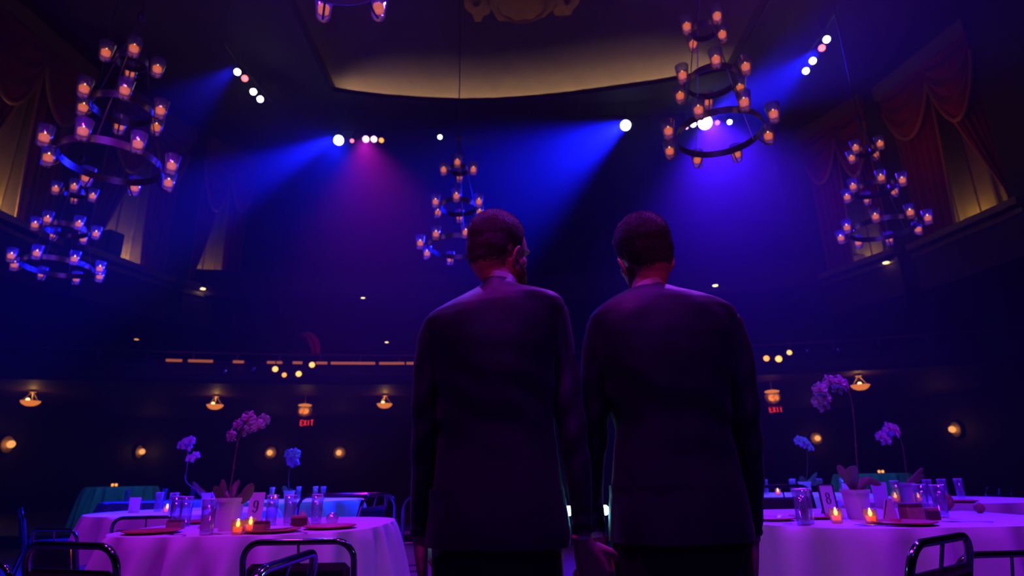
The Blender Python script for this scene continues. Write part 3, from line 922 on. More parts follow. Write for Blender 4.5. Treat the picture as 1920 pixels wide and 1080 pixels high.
# =================================================================== TABLES AND WHAT STANDS ON THEM
TZ = 0.75
def sup(a, R, e):
    c, q = abs(math.cos(a)), abs(math.sin(a))
    return R / ((c ** e + q ** e) ** (1 / e))
def tablecloth_mesh(R, drop, folds, seed, e=2.0, flare=0.09):
    rr = random.Random(seed)
    N = 240
    ph = [rr.random() * 6.28 for _ in range(8)]
    rings = []
    for k in (0.02, 0.4, 0.8, 0.975):
        rings.append([(sup(2 * PI * i / N, R * k, e) * math.cos(2 * PI * i / N), sup(2 * PI * i / N, R * k, e) * math.sin(2 * PI * i / N), 0.004) for i in range(N)])
    S = 26
    for k in range(S + 1):
        v = k / S
        ring = []
        for i in range(N):
            a = 2 * PI * i / N
            sk = 0.35 * math.sin(2 * a + ph[3]) * v                    # folds run slightly slanted
            w1 = math.sin(folds * (a + sk * 0.25) + ph[0] + 0.9 * math.sin(3 * a + ph[1]))
            w2 = math.sin((folds * 1.63 // 1) * (a - sk * 0.2) + ph[2] + 1.4 * v)
            wv = 0.62 * math.copysign(abs(w1) ** 0.75, w1) + 0.38 * w2
            # some folds start right at the edge, others lower down
            st = 0.5 + 0.5 * math.sin(5 * a + ph[4])
            amp = 0.002 + 0.098 * max(0.0, v - 0.03 * st) ** 0.55
            r = sup(a, R + 0.006, e) + flare * v ** 0.6 + amp * wv
            z = 0.002 - drop * v
            if k == 0: r = sup(a, R + 0.004, e)
            ring.append((r * math.cos(a), r * math.sin(a), z))
        rings.append(ring)
    last = rings[-1]
    rings.append([(x * 0.985, y * 0.985, z) for x, y, z in last])
    b = MB(); b.loft(rings, False)
    b.f.append(tuple(range(N - 1, -1, -1)))
    return b
def round_table(c, R, label_t, label_c, seed, base=0.0, mm='cloth', folds=11, drop=0.73, e=2.0):
    t = thing('banquet_table', label_t, 'table', (c[0], c[1], base), 0, 'banquet tables')
    def rg(k, z, n=60): return [(sup(2 * PI * i / n, R * k, e) * math.cos(2 * PI * i / n), sup(2 * PI * i / n, R * k, e) * math.sin(2 * PI * i / n), z) for i in range(n)]
    MB().loft([rg(0.02, TZ - 0.03), rg(0.955, TZ - 0.03), rg(0.97, TZ - 0.02), rg(0.97, TZ - 0.005), rg(0.96, TZ), rg(0.02, TZ)]).build('tabletop', 'table_wood', t)
    for k in range(4):
        a = PI / 4 + k * PI / 2
        MB().tube([(0.55 * R * math.cos(a), 0.55 * R * math.sin(a), TZ - 0.03), (0.6 * R * math.cos(a), 0.6 * R * math.sin(a), 0.0)], 0.018, 8).build('leg', 'black_steel', t)
    cl = tablecloth_mesh(R, drop, folds, seed, e).build('tablecloth', mm)
    cl.location = (c[0], c[1], base + TZ + 0.002)
    tag(cl, label_c, 'tablecloth', 'tablecloths')
    return t

TAB = []
def tpos(px, py, base=0.0, m=0.06):
    """point on a table top of normal height seen at this pixel, kept inside the table edge"""
    p = WZ(px, py, base + TZ + 0.006)
    if TAB:
        def nrm(t): return (abs(p.x - t[0][0]) ** t[2] + abs(p.y - t[0][1]) ** t[2]) ** (1 / t[2])
        best = min(TAB, key=lambda t: nrm(t) - t[1])
        (cx_, cy_), r, e_ = best
        d = nrm(best)
        if d > r - m:
            k = (r - m) / d
            p.x = cx_ + (p.x - cx_) * k; p.y = cy_ + (p.y - cy_) * k
    return p

def front_center(px, py, R, base=0.0):
    p = tpos(px, py, base)
    return (p.x, p.y + R)
R9, R8 = 0.70, 0.80
c9 = front_center(462, 1004, R9); c9 = (W(462, 985, c9[1] - 0.3).x, c9[1])
c8 = front_center(1560, 992, R8); c8 = (W(1682, 975, c8[1] - 0.3).x, c8[1])
cA = front_center(330, 967, 0.78); cA = (W(350, 955, cA[1]).x, max(cA[1], c9[1] + R9 + 0.78 + 0.32))
cB = front_center(1800, 944, 0.78); cB = (W(1745, 935, cB[1]).x, max(cB[1], c8[1] + R8 + 0.78 + 0.32))
round_table(c9, R9, 'banquet table carrying the number nine card', 'white cloth with deep folds on the table with number nine', 1, e=3.4, folds=21)
round_table(c8, R8, 'banquet table carrying the number eight card', 'white cloth with soft folds on the table with number eight', 5, e=3.4, folds=19)
round_table(cA, 0.78, 'round banquet table just behind table nine', 'violet-lit white cloth on the table just behind table nine', 8)
round_table(cB, 0.78, 'round banquet table just behind table eight', 'violet-lit white cloth on the table just behind table eight', 12)
cC = (W(590, 930, 9.0).x, 8.6)
cD = (W(1500, 930, 7.4).x, 7.4)
cG = (W(330, 935, 9.8).x, 9.4)
round_table(cC, 0.76, 'blue-lit round table with the blue orchid, past table nine', 'blue-lit cloth on the table with the blue orchid past table nine', 15)
round_table(cD, 0.76, 'blue-lit round table past table eight, beside the men', 'blue-lit cloth on the table past table eight', 19)
round_table(cG, 0.76, 'round table two rows behind table nine, next to the blue-lit one', 'dim violet cloth on the table two rows behind table nine', 23)
cE = (W(229, 915, 12.2).x, 12.2)
cT = (W(1632, 885, 12.2).x, 12.2)
round_table(cE, 0.60, 'teal-lit table on the terrace far behind table nine', 'teal-lit pleated cloth on the terrace table far behind table nine', 27, base=0.2, mm='teal_lit_cloth', folds=16)
round_table(cT, 0.64, 'teal-lit table on the terrace far behind table eight', 'teal-lit pleated cloth on the terrace table far behind table eight', 31, base=0.2, mm='teal_lit_cloth', folds=16)
for k, (cc, nm) in enumerate(((cE, 'table nine'), (cT, 'table eight'))):
    for q in (-0.035, 0.035):
        t = thing('votive_candle', 'tiny lit votive, one of two on the teal terrace table far behind %s' % nm, 'candle', (cc[0] + q + 0.03, cc[1] - 0.3, 0.957), 0, 'votives on the teal tables')
        MB().lathe([(0.004, 0), (0.026, 0), (0.03, 0.06), (0.027, 0.06), (0.024, 0.01), (0.004, 0.008)], 12).build('glass', 'amber_glass', t)
        MB().lathe([(0.004, 0.012), (0.016, 0.02), (0.018, 0.035), (0.004, 0.055)], 10).build('flame', 'flame', t)

# teal and blue lamps of the hall that light the tables at the back
spot('teal_table_wash_w', (cE[0] + 2.4, 9.2, 5.6), (cE[0], 12.2, 0.7), 170, (0.02, 0.36, 0.75), 40, 0.6, 0.1)
spot('teal_table_wash_e', (cT[0] - 2.4, 9.2, 5.6), (cT[0], 12.2, 0.7), 170, (0.02, 0.36, 0.75), 40, 0.6, 0.1)
spot('blue_table_wash_w', (cC[0] + 0.6, 7.0, 6.0), (cC[0], cC[1], 0.9), 900, (0.02, 0.13, 1.0), 34, 0.6, 0.1)
spot('blue_table_wash_e', (cD[0] - 0.4, 5.4, 6.0), (cD[0], cD[1], 0.9), 700, (0.02, 0.13, 1.0), 34, 0.6, 0.1)

TAB[:] = [(c9, R9, 3.4), (c8, R8, 3.4), (cA, 0.78, 2.4), (cB, 0.78, 2.4), (cC, 0.76, 2.0), (cD, 0.76, 2.0), (cG, 0.76, 2.0)]
# ---- orchids
def petal_mesh(L, Wd, cup, name='petal', m='petal'):
    n, k = 9, 6
    g = []
    for a in range(n + 1):
        v = a / n; row = []
        w = Wd * (math.sin(PI * min(1, 0.04 + v * 0.98)) ** 0.6) * (0.75 + 0.45 * v)
        for b in range(k + 1):
            t = -1 + 2 * b / k
            row.append((w * 0.5 * t, L * v, cup * (v * v) + 0.10 * w * (t * t) + 0.004 * math.sin(5 * t + 4 * v)))
        g.append(row)
    b = MB(); b.sheet(g, 0.0015)
    return b.mesh(name, m)
PET = petal_mesh(0.040, 0.046, -0.008)
SEP = petal_mesh(0.042, 0.026, -0.006)
LIPM = MB().sphere((0, 0.0, 0.004), (0.007, 0.010, 0.008), 8, 5).sphere((0, -0.012, 0.010), (0.008, 0.010, 0.004), 8, 4).mesh('flower', 'lip')
FARFL = None
def flower(parent, loc, face, scale=1.0, spin=0.0, fine=True):
    f = bpy.data.objects.new('flower', LIPM); col.objects.link(f); f.parent = parent
    f.location = loc
    q = Vector(face).to_track_quat('Z', 'Y') @ Euler((0, 0, spin)).to_quaternion()
    f.rotation_euler = q.to_euler(); f.scale = (scale,) * 3
    for k, (ang, me) in enumerate(((90, SEP), (215, SEP), (325, SEP), (18, PET), (162, PET))):
        p = bpy.data.objects.new('petal', me); col.objects.link(p); p.parent = f
        p.rotation_euler = (0.12, 0, math.radians(ang - 90)); p.location = (0, 0, 0.002 if k > 2 else 0.0)
    return f
def leaf_mesh(path, wid, th=0.004):
    P = [Vector(p) for p in path]; g = []
    n = 12
    def at(v):
        i = min(len(P) - 2, int(v * (len(P) - 1))); f = v * (len(P) - 1) - i
        return P[i].lerp(P[i + 1], f)
    for a in range(n + 1):
        v = a / n; c = at(v); t = (at(min(1, v + 0.05)) - at(max(0, v - 0.05))).normalized()
        side = t.cross(Vector((0, 1.0, -0.25)))
        if side.length < 0.1: side = t.cross(Vector((1, 0, 0)))
        side.normalize()
        w = wid * (math.sin(PI * min(0.98, 0.06 + v * 0.93)) ** 0.55) * (0.55 + 0.6 * v)
        nn = side.cross(t)
        g.append([c + side * (w * 0.5 * s) + nn * (0.18 * w * s * s) for s in (-1, -0.5, 0, 0.5, 1)])
    b = MB(); b.sheet(g, th)
    return b

def orchid(label, px, py, pot_h, pot_r, stem_px, flowers_px, leaves_px, base=0.0, fine=True, sc_f=1.0, potmat='pot', group='potted orchids', has_pot=True):
    """px,py: picture position of the pot's foot on the table"""
    p = tpos(px, py, base)
    o = thing('potted_orchid', label, 'plant', (p.x, p.y, base + TZ + 0.006), 0, group)
    r = pot_r
    MB().lathe([(0.004, 0.0), (r * 0.74, 0.0), (r * 0.76, 0.004), (r * 0.93, pot_h * 0.88), (r * 1.02, pot_h * 0.88), (r * 1.04, pot_h), (r * 0.95, pot_h), (r * 0.88, pot_h * 0.86), (0.004, pot_h * 0.84)], 28).build('pot', potmat, o)
    mm = MB(); mm.sphere((0, 0, pot_h * 0.86), (r * 0.86, r * 0.86, pot_h * 0.10), 14, 6); mm.build('moss', 'moss', o)
    Y = p.y
    def L(q, dy=0.0):
        w = W(q[0], q[1], Y + dy)
        return w - o.location
    st = [Vector((0, 0, pot_h * 0.85))] + [L(q) for q in stem_px]
    # smooth stem
    fine_pts = []
    for i in range(len(st) - 1):
        for k in range(5):
            t = k / 5
            p0 = st[max(0, i - 1)]; p1 = st[i]; p2 = st[i + 1]; p3 = st[min(len(st) - 1, i + 2)]
            fine_pts.append(0.5 * ((2 * p1) + (p2 - p0) * t + (2 * p0 - 5 * p1 + 4 * p2 - p3) * t * t + (3 * p1 - p0 - 3 * p2 + p3) * t ** 3))
    fine_pts.append(st[-1])
    s = MB().tube(fine_pts, [0.0042 - 0.002 * i / len(fine_pts) for i in range(len(fine_pts))], 6).build('stem', 'stem', o)
    if fine:
        for k in (0.3, 0.45, 0.6):
            q = fine_pts[int(k * len(fine_pts))]
            MB().lathe([(0.004, -0.012), (0.0065, -0.006), (0.006, 0.006), (0.004, 0.014)], 8, q).build('stem_node', 'stem', s)
    rr = random.Random(int(px))
    for (q, fx, fs) in flowers_px:
        loc = L(q, rr.uniform(-0.02, 0.02))
        flower(o, loc, (fx, -1.0, rr.uniform(-0.15, 0.25)), 1.2 * sc_f * fs, rr.uniform(-0.5, 0.5), fine)
        near = min(fine_pts, key=lambda v: (v - loc).length)
        if (near - loc).length > 0.008:
            MB().tube([near, (near + loc) / 2 + Vector((0, 0, 0.008)), loc + Vector((0, 0.008, 0))], 0.0016, 5).build('flower_stalk', 'stem', o)
    for (tip, midp, wpx, dy) in leaves_px:
        a = Vector((0, 0, pot_h * 0.85)); m2 = L(midp, dy * 0.6); t2 = L(tip, dy)
        leaf_mesh([a, (a + m2) / 2, m2, (m2 + t2) / 2, t2], wpx).build('leaf', 'leaf', o)
    return o

# table nine orchid
orchid('white orchid with two full sprays in a white pot on table nine', 428, 995, 0.165, 0.068,
       [(431, 920), (436, 890), (441, 855), (447, 825), (456, 808), (470, 796), (488, 790), (497, 788)],
       [((434, 818), -0.5, 0.82), ((446, 797), -0.35, 0.75), ((466, 785), 0.0, 0.95), ((463, 808), 0.1, 0.7), ((470, 800), 0.3, 0.7), ((484, 798), 0.4, 0.8), ((494, 788), 0.8, 0.8)],
       [((402, 912), (412, 930), 0.05, -0.05), ((417, 899), (418, 925), 0.045, 0.03), ((474, 908), (456, 932), 0.075, -0.04), ((448, 900), (438, 915), 0.04, 0.06)])
# table eight orchid
orchid('white orchid with an arching spray in a white pot on table eight', 1612, 973, 0.150, 0.072,
       [(1609, 900), (1606, 860), (1602, 800), (1597, 755), (1588, 728), (1570, 712), (1552, 722), (1543, 745)],
       [((1573, 716), 0.2, 0.9), ((1583, 722), 0.5, 0.8), ((1570, 730), 0.1, 0.75), ((1555, 715), -0.1, 0.85), ((1537, 730), -0.3, 0.9), ((1545, 745), 0.0, 0.85), ((1535, 752), -0.5, 0.85), ((1544, 762), 0.0, 0.8)],
       [((1600, 874), (1598, 895), 0.085, -0.10), ((1572, 872), (1585, 890), 0.06, 0.05), ((1652, 908), (1630, 900), 0.045, 0.0), ((1630, 896), (1618, 905), 0.05, 0.08)])
orchid('orchid with small sprays in a pale pot on the table behind table nine', 388, 955, 0.150, 0.066,
       [(350, 905), (351, 875), (352, 850), (349, 836), (343, 830)],
       [((340, 835), -0.3, 0.85), ((350, 830), 0.1, 0.9), ((357, 826), 0.5, 0.8), ((352, 838), 0.0, 0.8), ((357, 860), 0.2, 0.75), ((366, 855), 0.6, 0.75)],
       [((362, 904), (372, 918), 0.05, 0), ((372, 920), (378, 926), 0.05, -0.05)], sc_f=1.25)
orchid('orchid with one drooping spray in a pale pot on the table behind table eight', 1702, 942, 0.150, 0.070,
       [(1700, 900), (1696, 860), (1690, 828), (1680, 806), (1668, 802), (1662, 815)],
       [((1678, 806), 0.5, 0.9), ((1666, 803), 0.0, 0.9), ((1662, 815), -0.2, 0.85), ((1652, 818), -0.8, 0.8), ((1661, 827), 0.0, 0.8), ((1683, 812), 0.8, 0.8)],
       [((1730, 878), (1716, 895), 0.045, 0), ((1732, 890), (1717, 901), 0.04, -0.05)], sc_f=1.2)
orchid('small blue-lit orchid on the table past table nine', 541, 940, 0.13, 0.07, [(541, 900), (543, 880), (546, 862), (548, 854)],
       [((542, 852), -0.3, 0.9), ((553, 851), 0.4, 0.9), ((548, 862), 0.0, 1.0), ((552, 868), 0.2, 0.8), ((544, 864), -0.4, 0.8)], [((530, 912), (536, 920), 0.07, 0), ((547, 916), (544, 921), 0.06, 0)], fine=False, sc_f=1.7)
orchid('small blue-lit orchid with a drooping spray on the table past table eight', 1512, 927, 0.14, 0.07, [(1513, 890), (1514, 860), (1512, 838), (1503, 828)],
       [((1498, 826), -0.4, 0.9), ((1506, 829), 0, 1.0), ((1513, 834), 0.2, 0.9), ((1520, 840), 0.5, 0.8)], [((1502, 893), (1507, 903), 0.09, 0), ((1532, 886), (1522, 900), 0.05, 0), ((1543, 902), (1528, 906), 0.06, 0)], fine=False, sc_f=1.35)

# ---- number cards
def ribbon(pts, wid, y):
    """flat ink stroke in the XZ plane with varying width"""
    b = MB(); n = len(pts); V = []; Fc = []
    for i in range(n):
        p = Vector((pts[i][0], pts[i][1])); t = Vector(pts[min(n - 1, i + 1)]) - Vector(pts[max(0, i - 1)]); t.normalize()
        nn = Vector((-t.y, t.x)) * wid[i] / 2
        for yy in (y, y + 0.0008):
            V.append((p.x + nn.x, yy, p.y + nn.y)); V.append((p.x - nn.x, yy, p.y - nn.y))
    for i in range(n - 1):
        a = i * 4
        Fc += [(a, a + 1, a + 5, a + 4), (a + 2, a + 6, a + 7, a + 3), (a, a + 4, a + 6, a + 2), (a + 1, a + 3, a + 7, a + 5)]
    b.add(V, Fc)
    return b
def digit(d, h, y):
    b = MB(); N = 32
    def ell(cx, cz, rx, rz, thick, thin):
        pts = [(cx + rx * math.cos(2 * PI * i / N), cz + rz * math.sin(2 * PI * i / N)) for i in range(N + 1)]
        wid = [thin + (thick - thin) * abs(math.cos(2 * PI * i / N)) ** 1.5 for i in range(N + 1)]
        q = ribbon(pts, wid, y); b.add(q.v, q.f)
    if d == 8:
        ell(0, 0.24 * h, 0.16 * h, 0.22 * h, 0.11 * h, 0.04 * h)
        ell(0, -0.23 * h, 0.19 * h, 0.25 * h, 0.13 * h, 0.04 * h)
    else:
        ell(0, 0.18 * h, 0.18 * h, 0.27 * h, 0.13 * h, 0.04 * h)
        pts = []; wid = []
        for i in range(20):
            a = math.radians(20 - i * 8.2)
            pts.append((-0.05 * h + 0.24 * h * math.cos(a), -0.02 * h + 0.46 * h * math.sin(a) * (1 if a < 0 else 0.4)))
            wid.append((0.13 - 0.09 * i / 19) * h)
        q = ribbon(pts, wid, y); b.add(q.v, q.f)
        q = MB(); q.sphere((-0.19 * h, y + 0.0004, -0.36 * h), (0.065 * h, 0.0008, 0.065 * h), 12, 6); b.add(q.v, q.f)
    return b
def number_card(d, px, py, w, h, rotz, label, frame):
    p = tpos(px, py)
    o = thing('number_card', label, 'sign', p, rotz, 'table number cards')
    tilt = Matrix.Rotation(math.radians(-6), 4, 'X')
    MB().box((0, 0, h / 2), (w, 0.003, h)).xform(tilt).build('card', 'card', o, smooth=False)
    digit(d, h * 0.38, -0.0035).xform(tilt @ Matrix.Translation((0, 0, h * 0.58))).build('number', 'ink', o)
    if frame:
        b = MB(); fw = 0.008
        b.box((-w / 2 - fw / 2, 0, h / 2), (fw, 0.008, h + fw)); b.box((w / 2 + fw / 2, 0, h / 2), (fw, 0.008, h + fw)); b.box((0, 0, h + fw / 2), (w, 0.008, fw)); b.box((0, 0, fw / 2), (w, 0.008, fw))
        b.xform(tilt).build('frame', 'card_frame', o, smooth=False)
    b = MB(); b.box((0, 0.045, 0.045), (w * 0.5, 0.003, 0.1), (0.5, 0, 0)); b.box((0, 0.036, 0.003), (w * 0.6, 0.06, 0.006))
    b.build('stand', 'card_frame', o, smooth=False)
number_card(9, 474, 986, 0.096, 0.185, math.radians(-8), 'white card with the black number nine on its table', False)
number_card(8, 1560, 968, 0.084, 0.170, math.radians(10), 'white card with the black number eight in a dark frame', True)
def menu_card(px, py, w, h, rz, label):
    p = tpos(px, py)
    o = thing('menu_card', label, 'card', p, rz)
    b = MB(); b.box((0, -0.012, h / 2), (w, 0.002, h), (0.12, 0, 0)); b.build('front_leaf', 'card', o, smooth=False)
    b = MB(); b.box((0, 0.014, h / 2), (w, 0.002, h), (-0.12, 0, 0)); b.build('back_leaf', 'card', o, smooth=False)
menu_card(250, 962, 0.085, 0.13, 0.5, 'folded card standing on the table behind table nine')
menu_card(1668, 948, 0.085, 0.17, -0.3, 'tall folded card on the table behind table eight beside the orchid pot')
menu_card(1552, 932, 0.085, 0.13, 0.2, 'folded card on the blue-lit table past table eight')

# ---- votive candles on tables
VG = MB().lathe([(0.004, 0), (0.024, 0), (0.028, 0.01), (0.031, 0.04), (0.030, 0.070), (0.027, 0.070), (0.028, 0.04), (0.024, 0.014), (0.004, 0.012)], 18).mesh('glass', 'amber_glass')
VW = MB().lathe([(0.004, 0.014), (0.020, 0.014), (0.022, 0.036), (0.004, 0.034)], 14).mesh('candle', 'wax')
VF = MB().lathe([(0.002, 0.036), (0.007, 0.041), (0.009, 0.05), (0.006, 0.062), (0.001, 0.074)], 8).mesh('flame', 'flame_near')
def votive(px, py, label, base=0.0, light=0.35, s=1.0):
    p = tpos(px, py, base, 0.04)
    o = thing('votive_candle', label, 'candle', p, 0, 'votives on the tables')
    o.scale = (s,) * 3
    for me in (VG, VW, VF):
        c = bpy.data.objects.new(me.name, me); col.objects.link(c); c.parent = o
    if light: point('votive_glow', p + Vector((0, 0, 0.055 * s)), light, (1.0, 0.42, 0.10), 0.008)
votive(441, 1004, 'lit amber votive in front of the white orchid pot on table nine')
votive(468, 998, 'lit amber votive in front of the number nine card')
votive(1570, 981, 'lit amber votive in front of the number eight card')
votive(1635, 983, 'lit amber votive beside the orchid pot on table eight')
votive(312, 962, 'lit votive on the table behind table nine', light=0.15)
votive(1681, 942, 'lit votive beside the tall card on the table behind table eight', light=0.15)
votive(1724, 942, 'lit votive on the far side of the pot on the table behind table eight', light=0.15)
for (px, py, lb) in [(520, 944, 'by the far edge of the blue table past table nine'), (555, 944, 'under the blue orchid past table nine'), (597, 926, 'at the end of the blue table past table nine'), (1443, 912, 'on the blue table past table eight, by the man\'s sleeve'), (1541, 924, 'near the folded card of the blue table past table eight')]:
    p = W(px, py, cC[1] if px < 900 else cD[1])
    cc = cC if px < 900 else cD
    o = thing('votive_candle', 'tiny lit votive ' + lb, 'candle', (min(max(p.x, cc[0] - 0.6), cc[0] + 0.6), cc[1] + random.uniform(-0.25, 0.25), TZ + 0.007), 0, 'votives on the tables')
    for me in (VG, VW, VF):
        c = bpy.data.objects.new(me.name, me); col.objects.link(c); c.parent = o

# ---- tumblers
def glass_meshes(r, h):
    g = MB().lathe([(0.003, 0), (r * 0.86, 0), (r * 0.88, 0.004), (r, h), (r - 0.003, h), (r * 0.85, 0.018), (0.003, 0.015)], 24).mesh('glass_wall', 'tumbler_glass')
    w = MB().lathe([(0.003, 0.016), (r * 0.84, 0.019), (r * 0.93, h * 0.80), (0.003, h * 0.80)], 20).mesh('water', 'tumbler_glass')
    rim = MB().tube([((r - 0.0015) * math.cos(2 * PI * i / 24), (r - 0.0015) * math.sin(2 * PI * i / 24), h) for i in range(24)], 0.0022, 5, closed=True).mesh('rim', 'plate')
    ft = MB().lathe([(0.003, 0.001), (r * 0.80, 0.002), (r * 0.82, 0.014), (0.003, 0.013)], 20).mesh('base', 'tumbler_glass')
    return g, w, rim, ft
GM = glass_meshes(0.035, 0.165)
GM2 = glass_meshes(0.038, 0.12)
def tumbler(px, py, label, group, gm=GM, s=1.0, base=0.0):
    p = tpos(px, py, base)
    o = thing('tumbler', label, 'glass', p, 0, group); o.scale = (s,) * 3
    for me in gm:
        c = bpy.data.objects.new(me.name, me); col.objects.link(c); c.parent = o
G9 = 'water tumblers on table nine'; G8 = 'water tumblers on table eight'; GA = 'water tumblers on the table behind table nine'; GB = 'water tumblers on the table behind table eight'
for (px, py, lab) in [(370, 1006, 'tall water tumbler standing nearest the cloth edge beside the orchid of table nine'), (345, 987, 'water tumbler behind the tall one beside the orchid of table nine'), (280, 984, 'water tumbler on table nine beside the charger plate'),
                      (541, 986, 'water tumbler on table nine between two others past the number card'), (592, 982, 'water tumbler on table nine beside the cut-glass ball'), (507, 985, 'water tumbler on table nine right beside the number card')]:
    tumbler(px, py, lab, G9)
for (px, py, lab) in [(1491, 988, 'water tumbler nearest the cloth edge on table eight'), (1515, 983, 'water tumbler just behind another beside the number eight card'), (1734, 965, 'water tumbler on table eight, farther one of the pair by the brown boxes'), (1768, 970, 'water tumbler on table eight, nearer one of the pair by the brown boxes')]:
    tumbler(px, py, lab, G8)
for (px, py, lab) in [(295, 960, 'water tumbler on the table behind table nine, beside the votive'), (322, 964, 'water tumbler on the table behind table nine, near the orchid'), (400, 962, 'water tumbler on the table behind table nine, past the orchid pot'), (415, 958, 'water tumbler on the table behind table nine, hidden by the big leaf')]:
    tumbler(px, py, lab, GA)
for (px, py, lab) in [(1658, 945, 'water tumbler on the table behind table eight, by the tall card'), (1745, 938, 'water tumbler on the table behind table eight, by the drooping orchid'), (1772, 936, 'water tumbler on the table behind table eight, middle one'), (1803, 934, 'water tumbler on the table behind table eight, farthest from the orchid')]:
    tumbler(px, py, lab, GB)
for k, (dx, dy, cc, lb) in enumerate([(-0.42, -0.1, cC, 'past table nine'), (-0.2, 0.3, cC, 'past table nine'), (0.3, -0.2, cC, 'past table nine'), (0.1, 0.1, cC, 'past table nine'), (-0.35, 0.1, cD, 'past table eight'), (-0.22, -0.35, cD, 'past table eight'), (0.3, 0.1, cD, 'past table eight'), (0.42, -0.2, cD, 'past table eight'), (0.12, 0.4, cD, 'past table eight'),
                                      (-0.4, -0.2, cG, 'two rows behind table nine'), (0.2, -0.3, cG, 'two rows behind table nine'), (0.4, 0.1, cG, 'two rows behind table nine')]):
    o = thing('tumbler', 'dim water tumbler on the blue-lit table ' + lb if cc is not cG else 'dim water tumbler on the table ' + lb, 'glass', (cc[0] + dx, cc[1] + dy, TZ + 0.007), 0, 'tumblers on the table ' + lb)
    for me in GM:
        c = bpy.data.objects.new(me.name, me); col.objects.link(c); c.parent = o

# ---- place settings
CH = MB().lathe([(0.003, 0.0), (0.09, 0.0), (0.135, 0.012), (0.140, 0.016), (0.135, 0.018), (0.095, 0.007), (0.003, 0.006)], 40).mesh('charger_plate', 'charger')
PL = MB().lathe([(0.003, 0.0), (0.06, 0.0), (0.098, 0.013), (0.100, 0.016), (0.096, 0.016), (0.06, 0.005), (0.003, 0.004)], 36).mesh('dinner_plate', 'plate')
def charger(px, py, label, plate=False):
    p = tpos(px, py, 0.0, 0.150)
    o = bpy.data.objects.new('charger_plate', CH); col.objects.link(o); o.location = p; tag(o, label, 'plate', 'red charger plates')
    if plate:
        q = bpy.data.objects.new('dinner_plate', PL); col.objects.link(q); q.location = p + Vector((0, 0, 0.0085)); tag(q, 'white dinner plate on the ' + label, 'plate', 'dinner plates')
    return p
def napkin(loc, rz, label, s=1.0):
    o = thing('folded_napkin', label, 'napkin', loc, rz, 'folded napkins'); o.scale = (s,) * 3
    g = []
    for a in range(9):
        v = a / 8; row = []
        for k in range(11):
            t = -1 + k / 5
            w = 0.075 * (1 - 0.85 * v)
            row.append((w * t, 0.035 * (abs(t) - 1) * (1 - v) - 0.01 * v, 0.11 * v))
        g.append(row)
    MB().sheet(g, 0.006).build('front_fold', 'napkin', o)
    g2 = [[(x * 1.02, 0.035 * (1 - abs(t / 5 - 1)) * (1 - a / 8) + 0.008, z * 0.96) for t, (x, y, z) in enumerate(r)] for a, r in enumerate(g)]
    MB().sheet(g2, 0.006).build('back_fold', 'napkin', o)
p = charger(275, 1001, 'red charger plate nearest the chair-side edge of table nine', False)
p = charger(512, 1003, 'red charger plate behind the chair back on table nine', True)
p = charger(618, 991, 'red charger plate at the far end of table nine', False)
napkin(tpos(398, 990), 0.5, 'pink folded napkin behind the tumbler on table nine')
napkin(tpos(566, 984), -0.3, 'pink folded napkin between the tumblers of table nine', 0.7)
p = charger(1718, 989, 'red charger plate in front of the brown box on table eight', False)
p = charger(1392, 978, 'red charger plate beside the man\'s hem on table eight', False)
p = charger(1530, 972, 'red charger plate behind the number eight card', False)
napkin(tpos(1672, 978), 0.6, 'pink folded napkin beside the votive of table eight')
p = charger(225, 978, 'red charger plate on the table behind table nine', False)
p = charger(1850, 948, 'red charger plate on the table behind table eight', False)

def favor(px, py, w, d, h, rz, label, mm='favor_box', base_h=0.0):
    p = tpos(px, py)
    o = thing('favor_box', label, 'box', p, rz, 'favour boxes')
    MB().box((0, 0, h * 0.4), (w, d, h * 0.8), bevel=0.004).build('tray', 'favor_tan' if mm == 'favor_box' else 'favor_box', o)
    MB().box((0, 0, h * 0.72), (w * 0.96, d * 0.96, h * 0.56), bevel=0.006).build('lid', mm, o)
favor(328, 992, 0.085, 0.06, 0.05, 0.2, 'brown favour box behind the tumblers of table nine')
favor(489, 1001, 0.07, 0.05, 0.06, -0.3, 'tall dark favour box beside the votive and number nine card')
favor(1712, 977, 0.095, 0.07, 0.085, 0.15, 'dark brown favour box on the charger side of table eight')
favor(1750, 975, 0.06, 0.05, 0.06, -0.2, 'small pink-brown box between tumblers of table eight', 'favor_tan')
favor(1398, 974, 0.08, 0.05, 0.045, 0.1, 'low tan favour box beside the man\'s hem on table eight', 'favor_tan')
favor(560, 987, 0.09, 0.05, 0.06, 0.3, 'tan favour box between the tumblers of table nine', 'favor_tan')
# cut-glass balls
def cut_ball(px, py, r, label, mm):
    p = tpos(px, py)
    o = thing('cut_glass_ball', label, 'ornament', p, 0)
    b = MB(); n, m = 14, 8; rings = []
    for a in range(m + 1):
        th = PI * (0.08 + 0.88 * a / m)
        off = (a % 2) * PI / n
        rings.append([(r * math.sin(th) * math.cos(2 * PI * i / n + off), r * math.sin(th) * math.sin(2 * PI * i / n + off), r * 0.96 - r * 0.96 * math.cos(th)) for i in range(n)])
    b.loft(rings, True); b.build('facets', mm, o, smooth=False)
    MB().lathe([(0.003, 0.0), (r * 0.4, 0.0), (r * 0.42, 0.006), (0.003, 0.007)], 14).build('foot', 'moss', o)
cut_ball(622, 985, 0.036, 'small faceted glass ball on table nine near the last tumbler', 'cut_glass')
cut_ball(1826, 953, 0.055, 'brown faceted ball on the table behind table eight', 'favor_tan')
cut_ball(1838, 962, 0.03, 'small brown faceted ball on the table eight edge by the far chair', 'favor_tan')
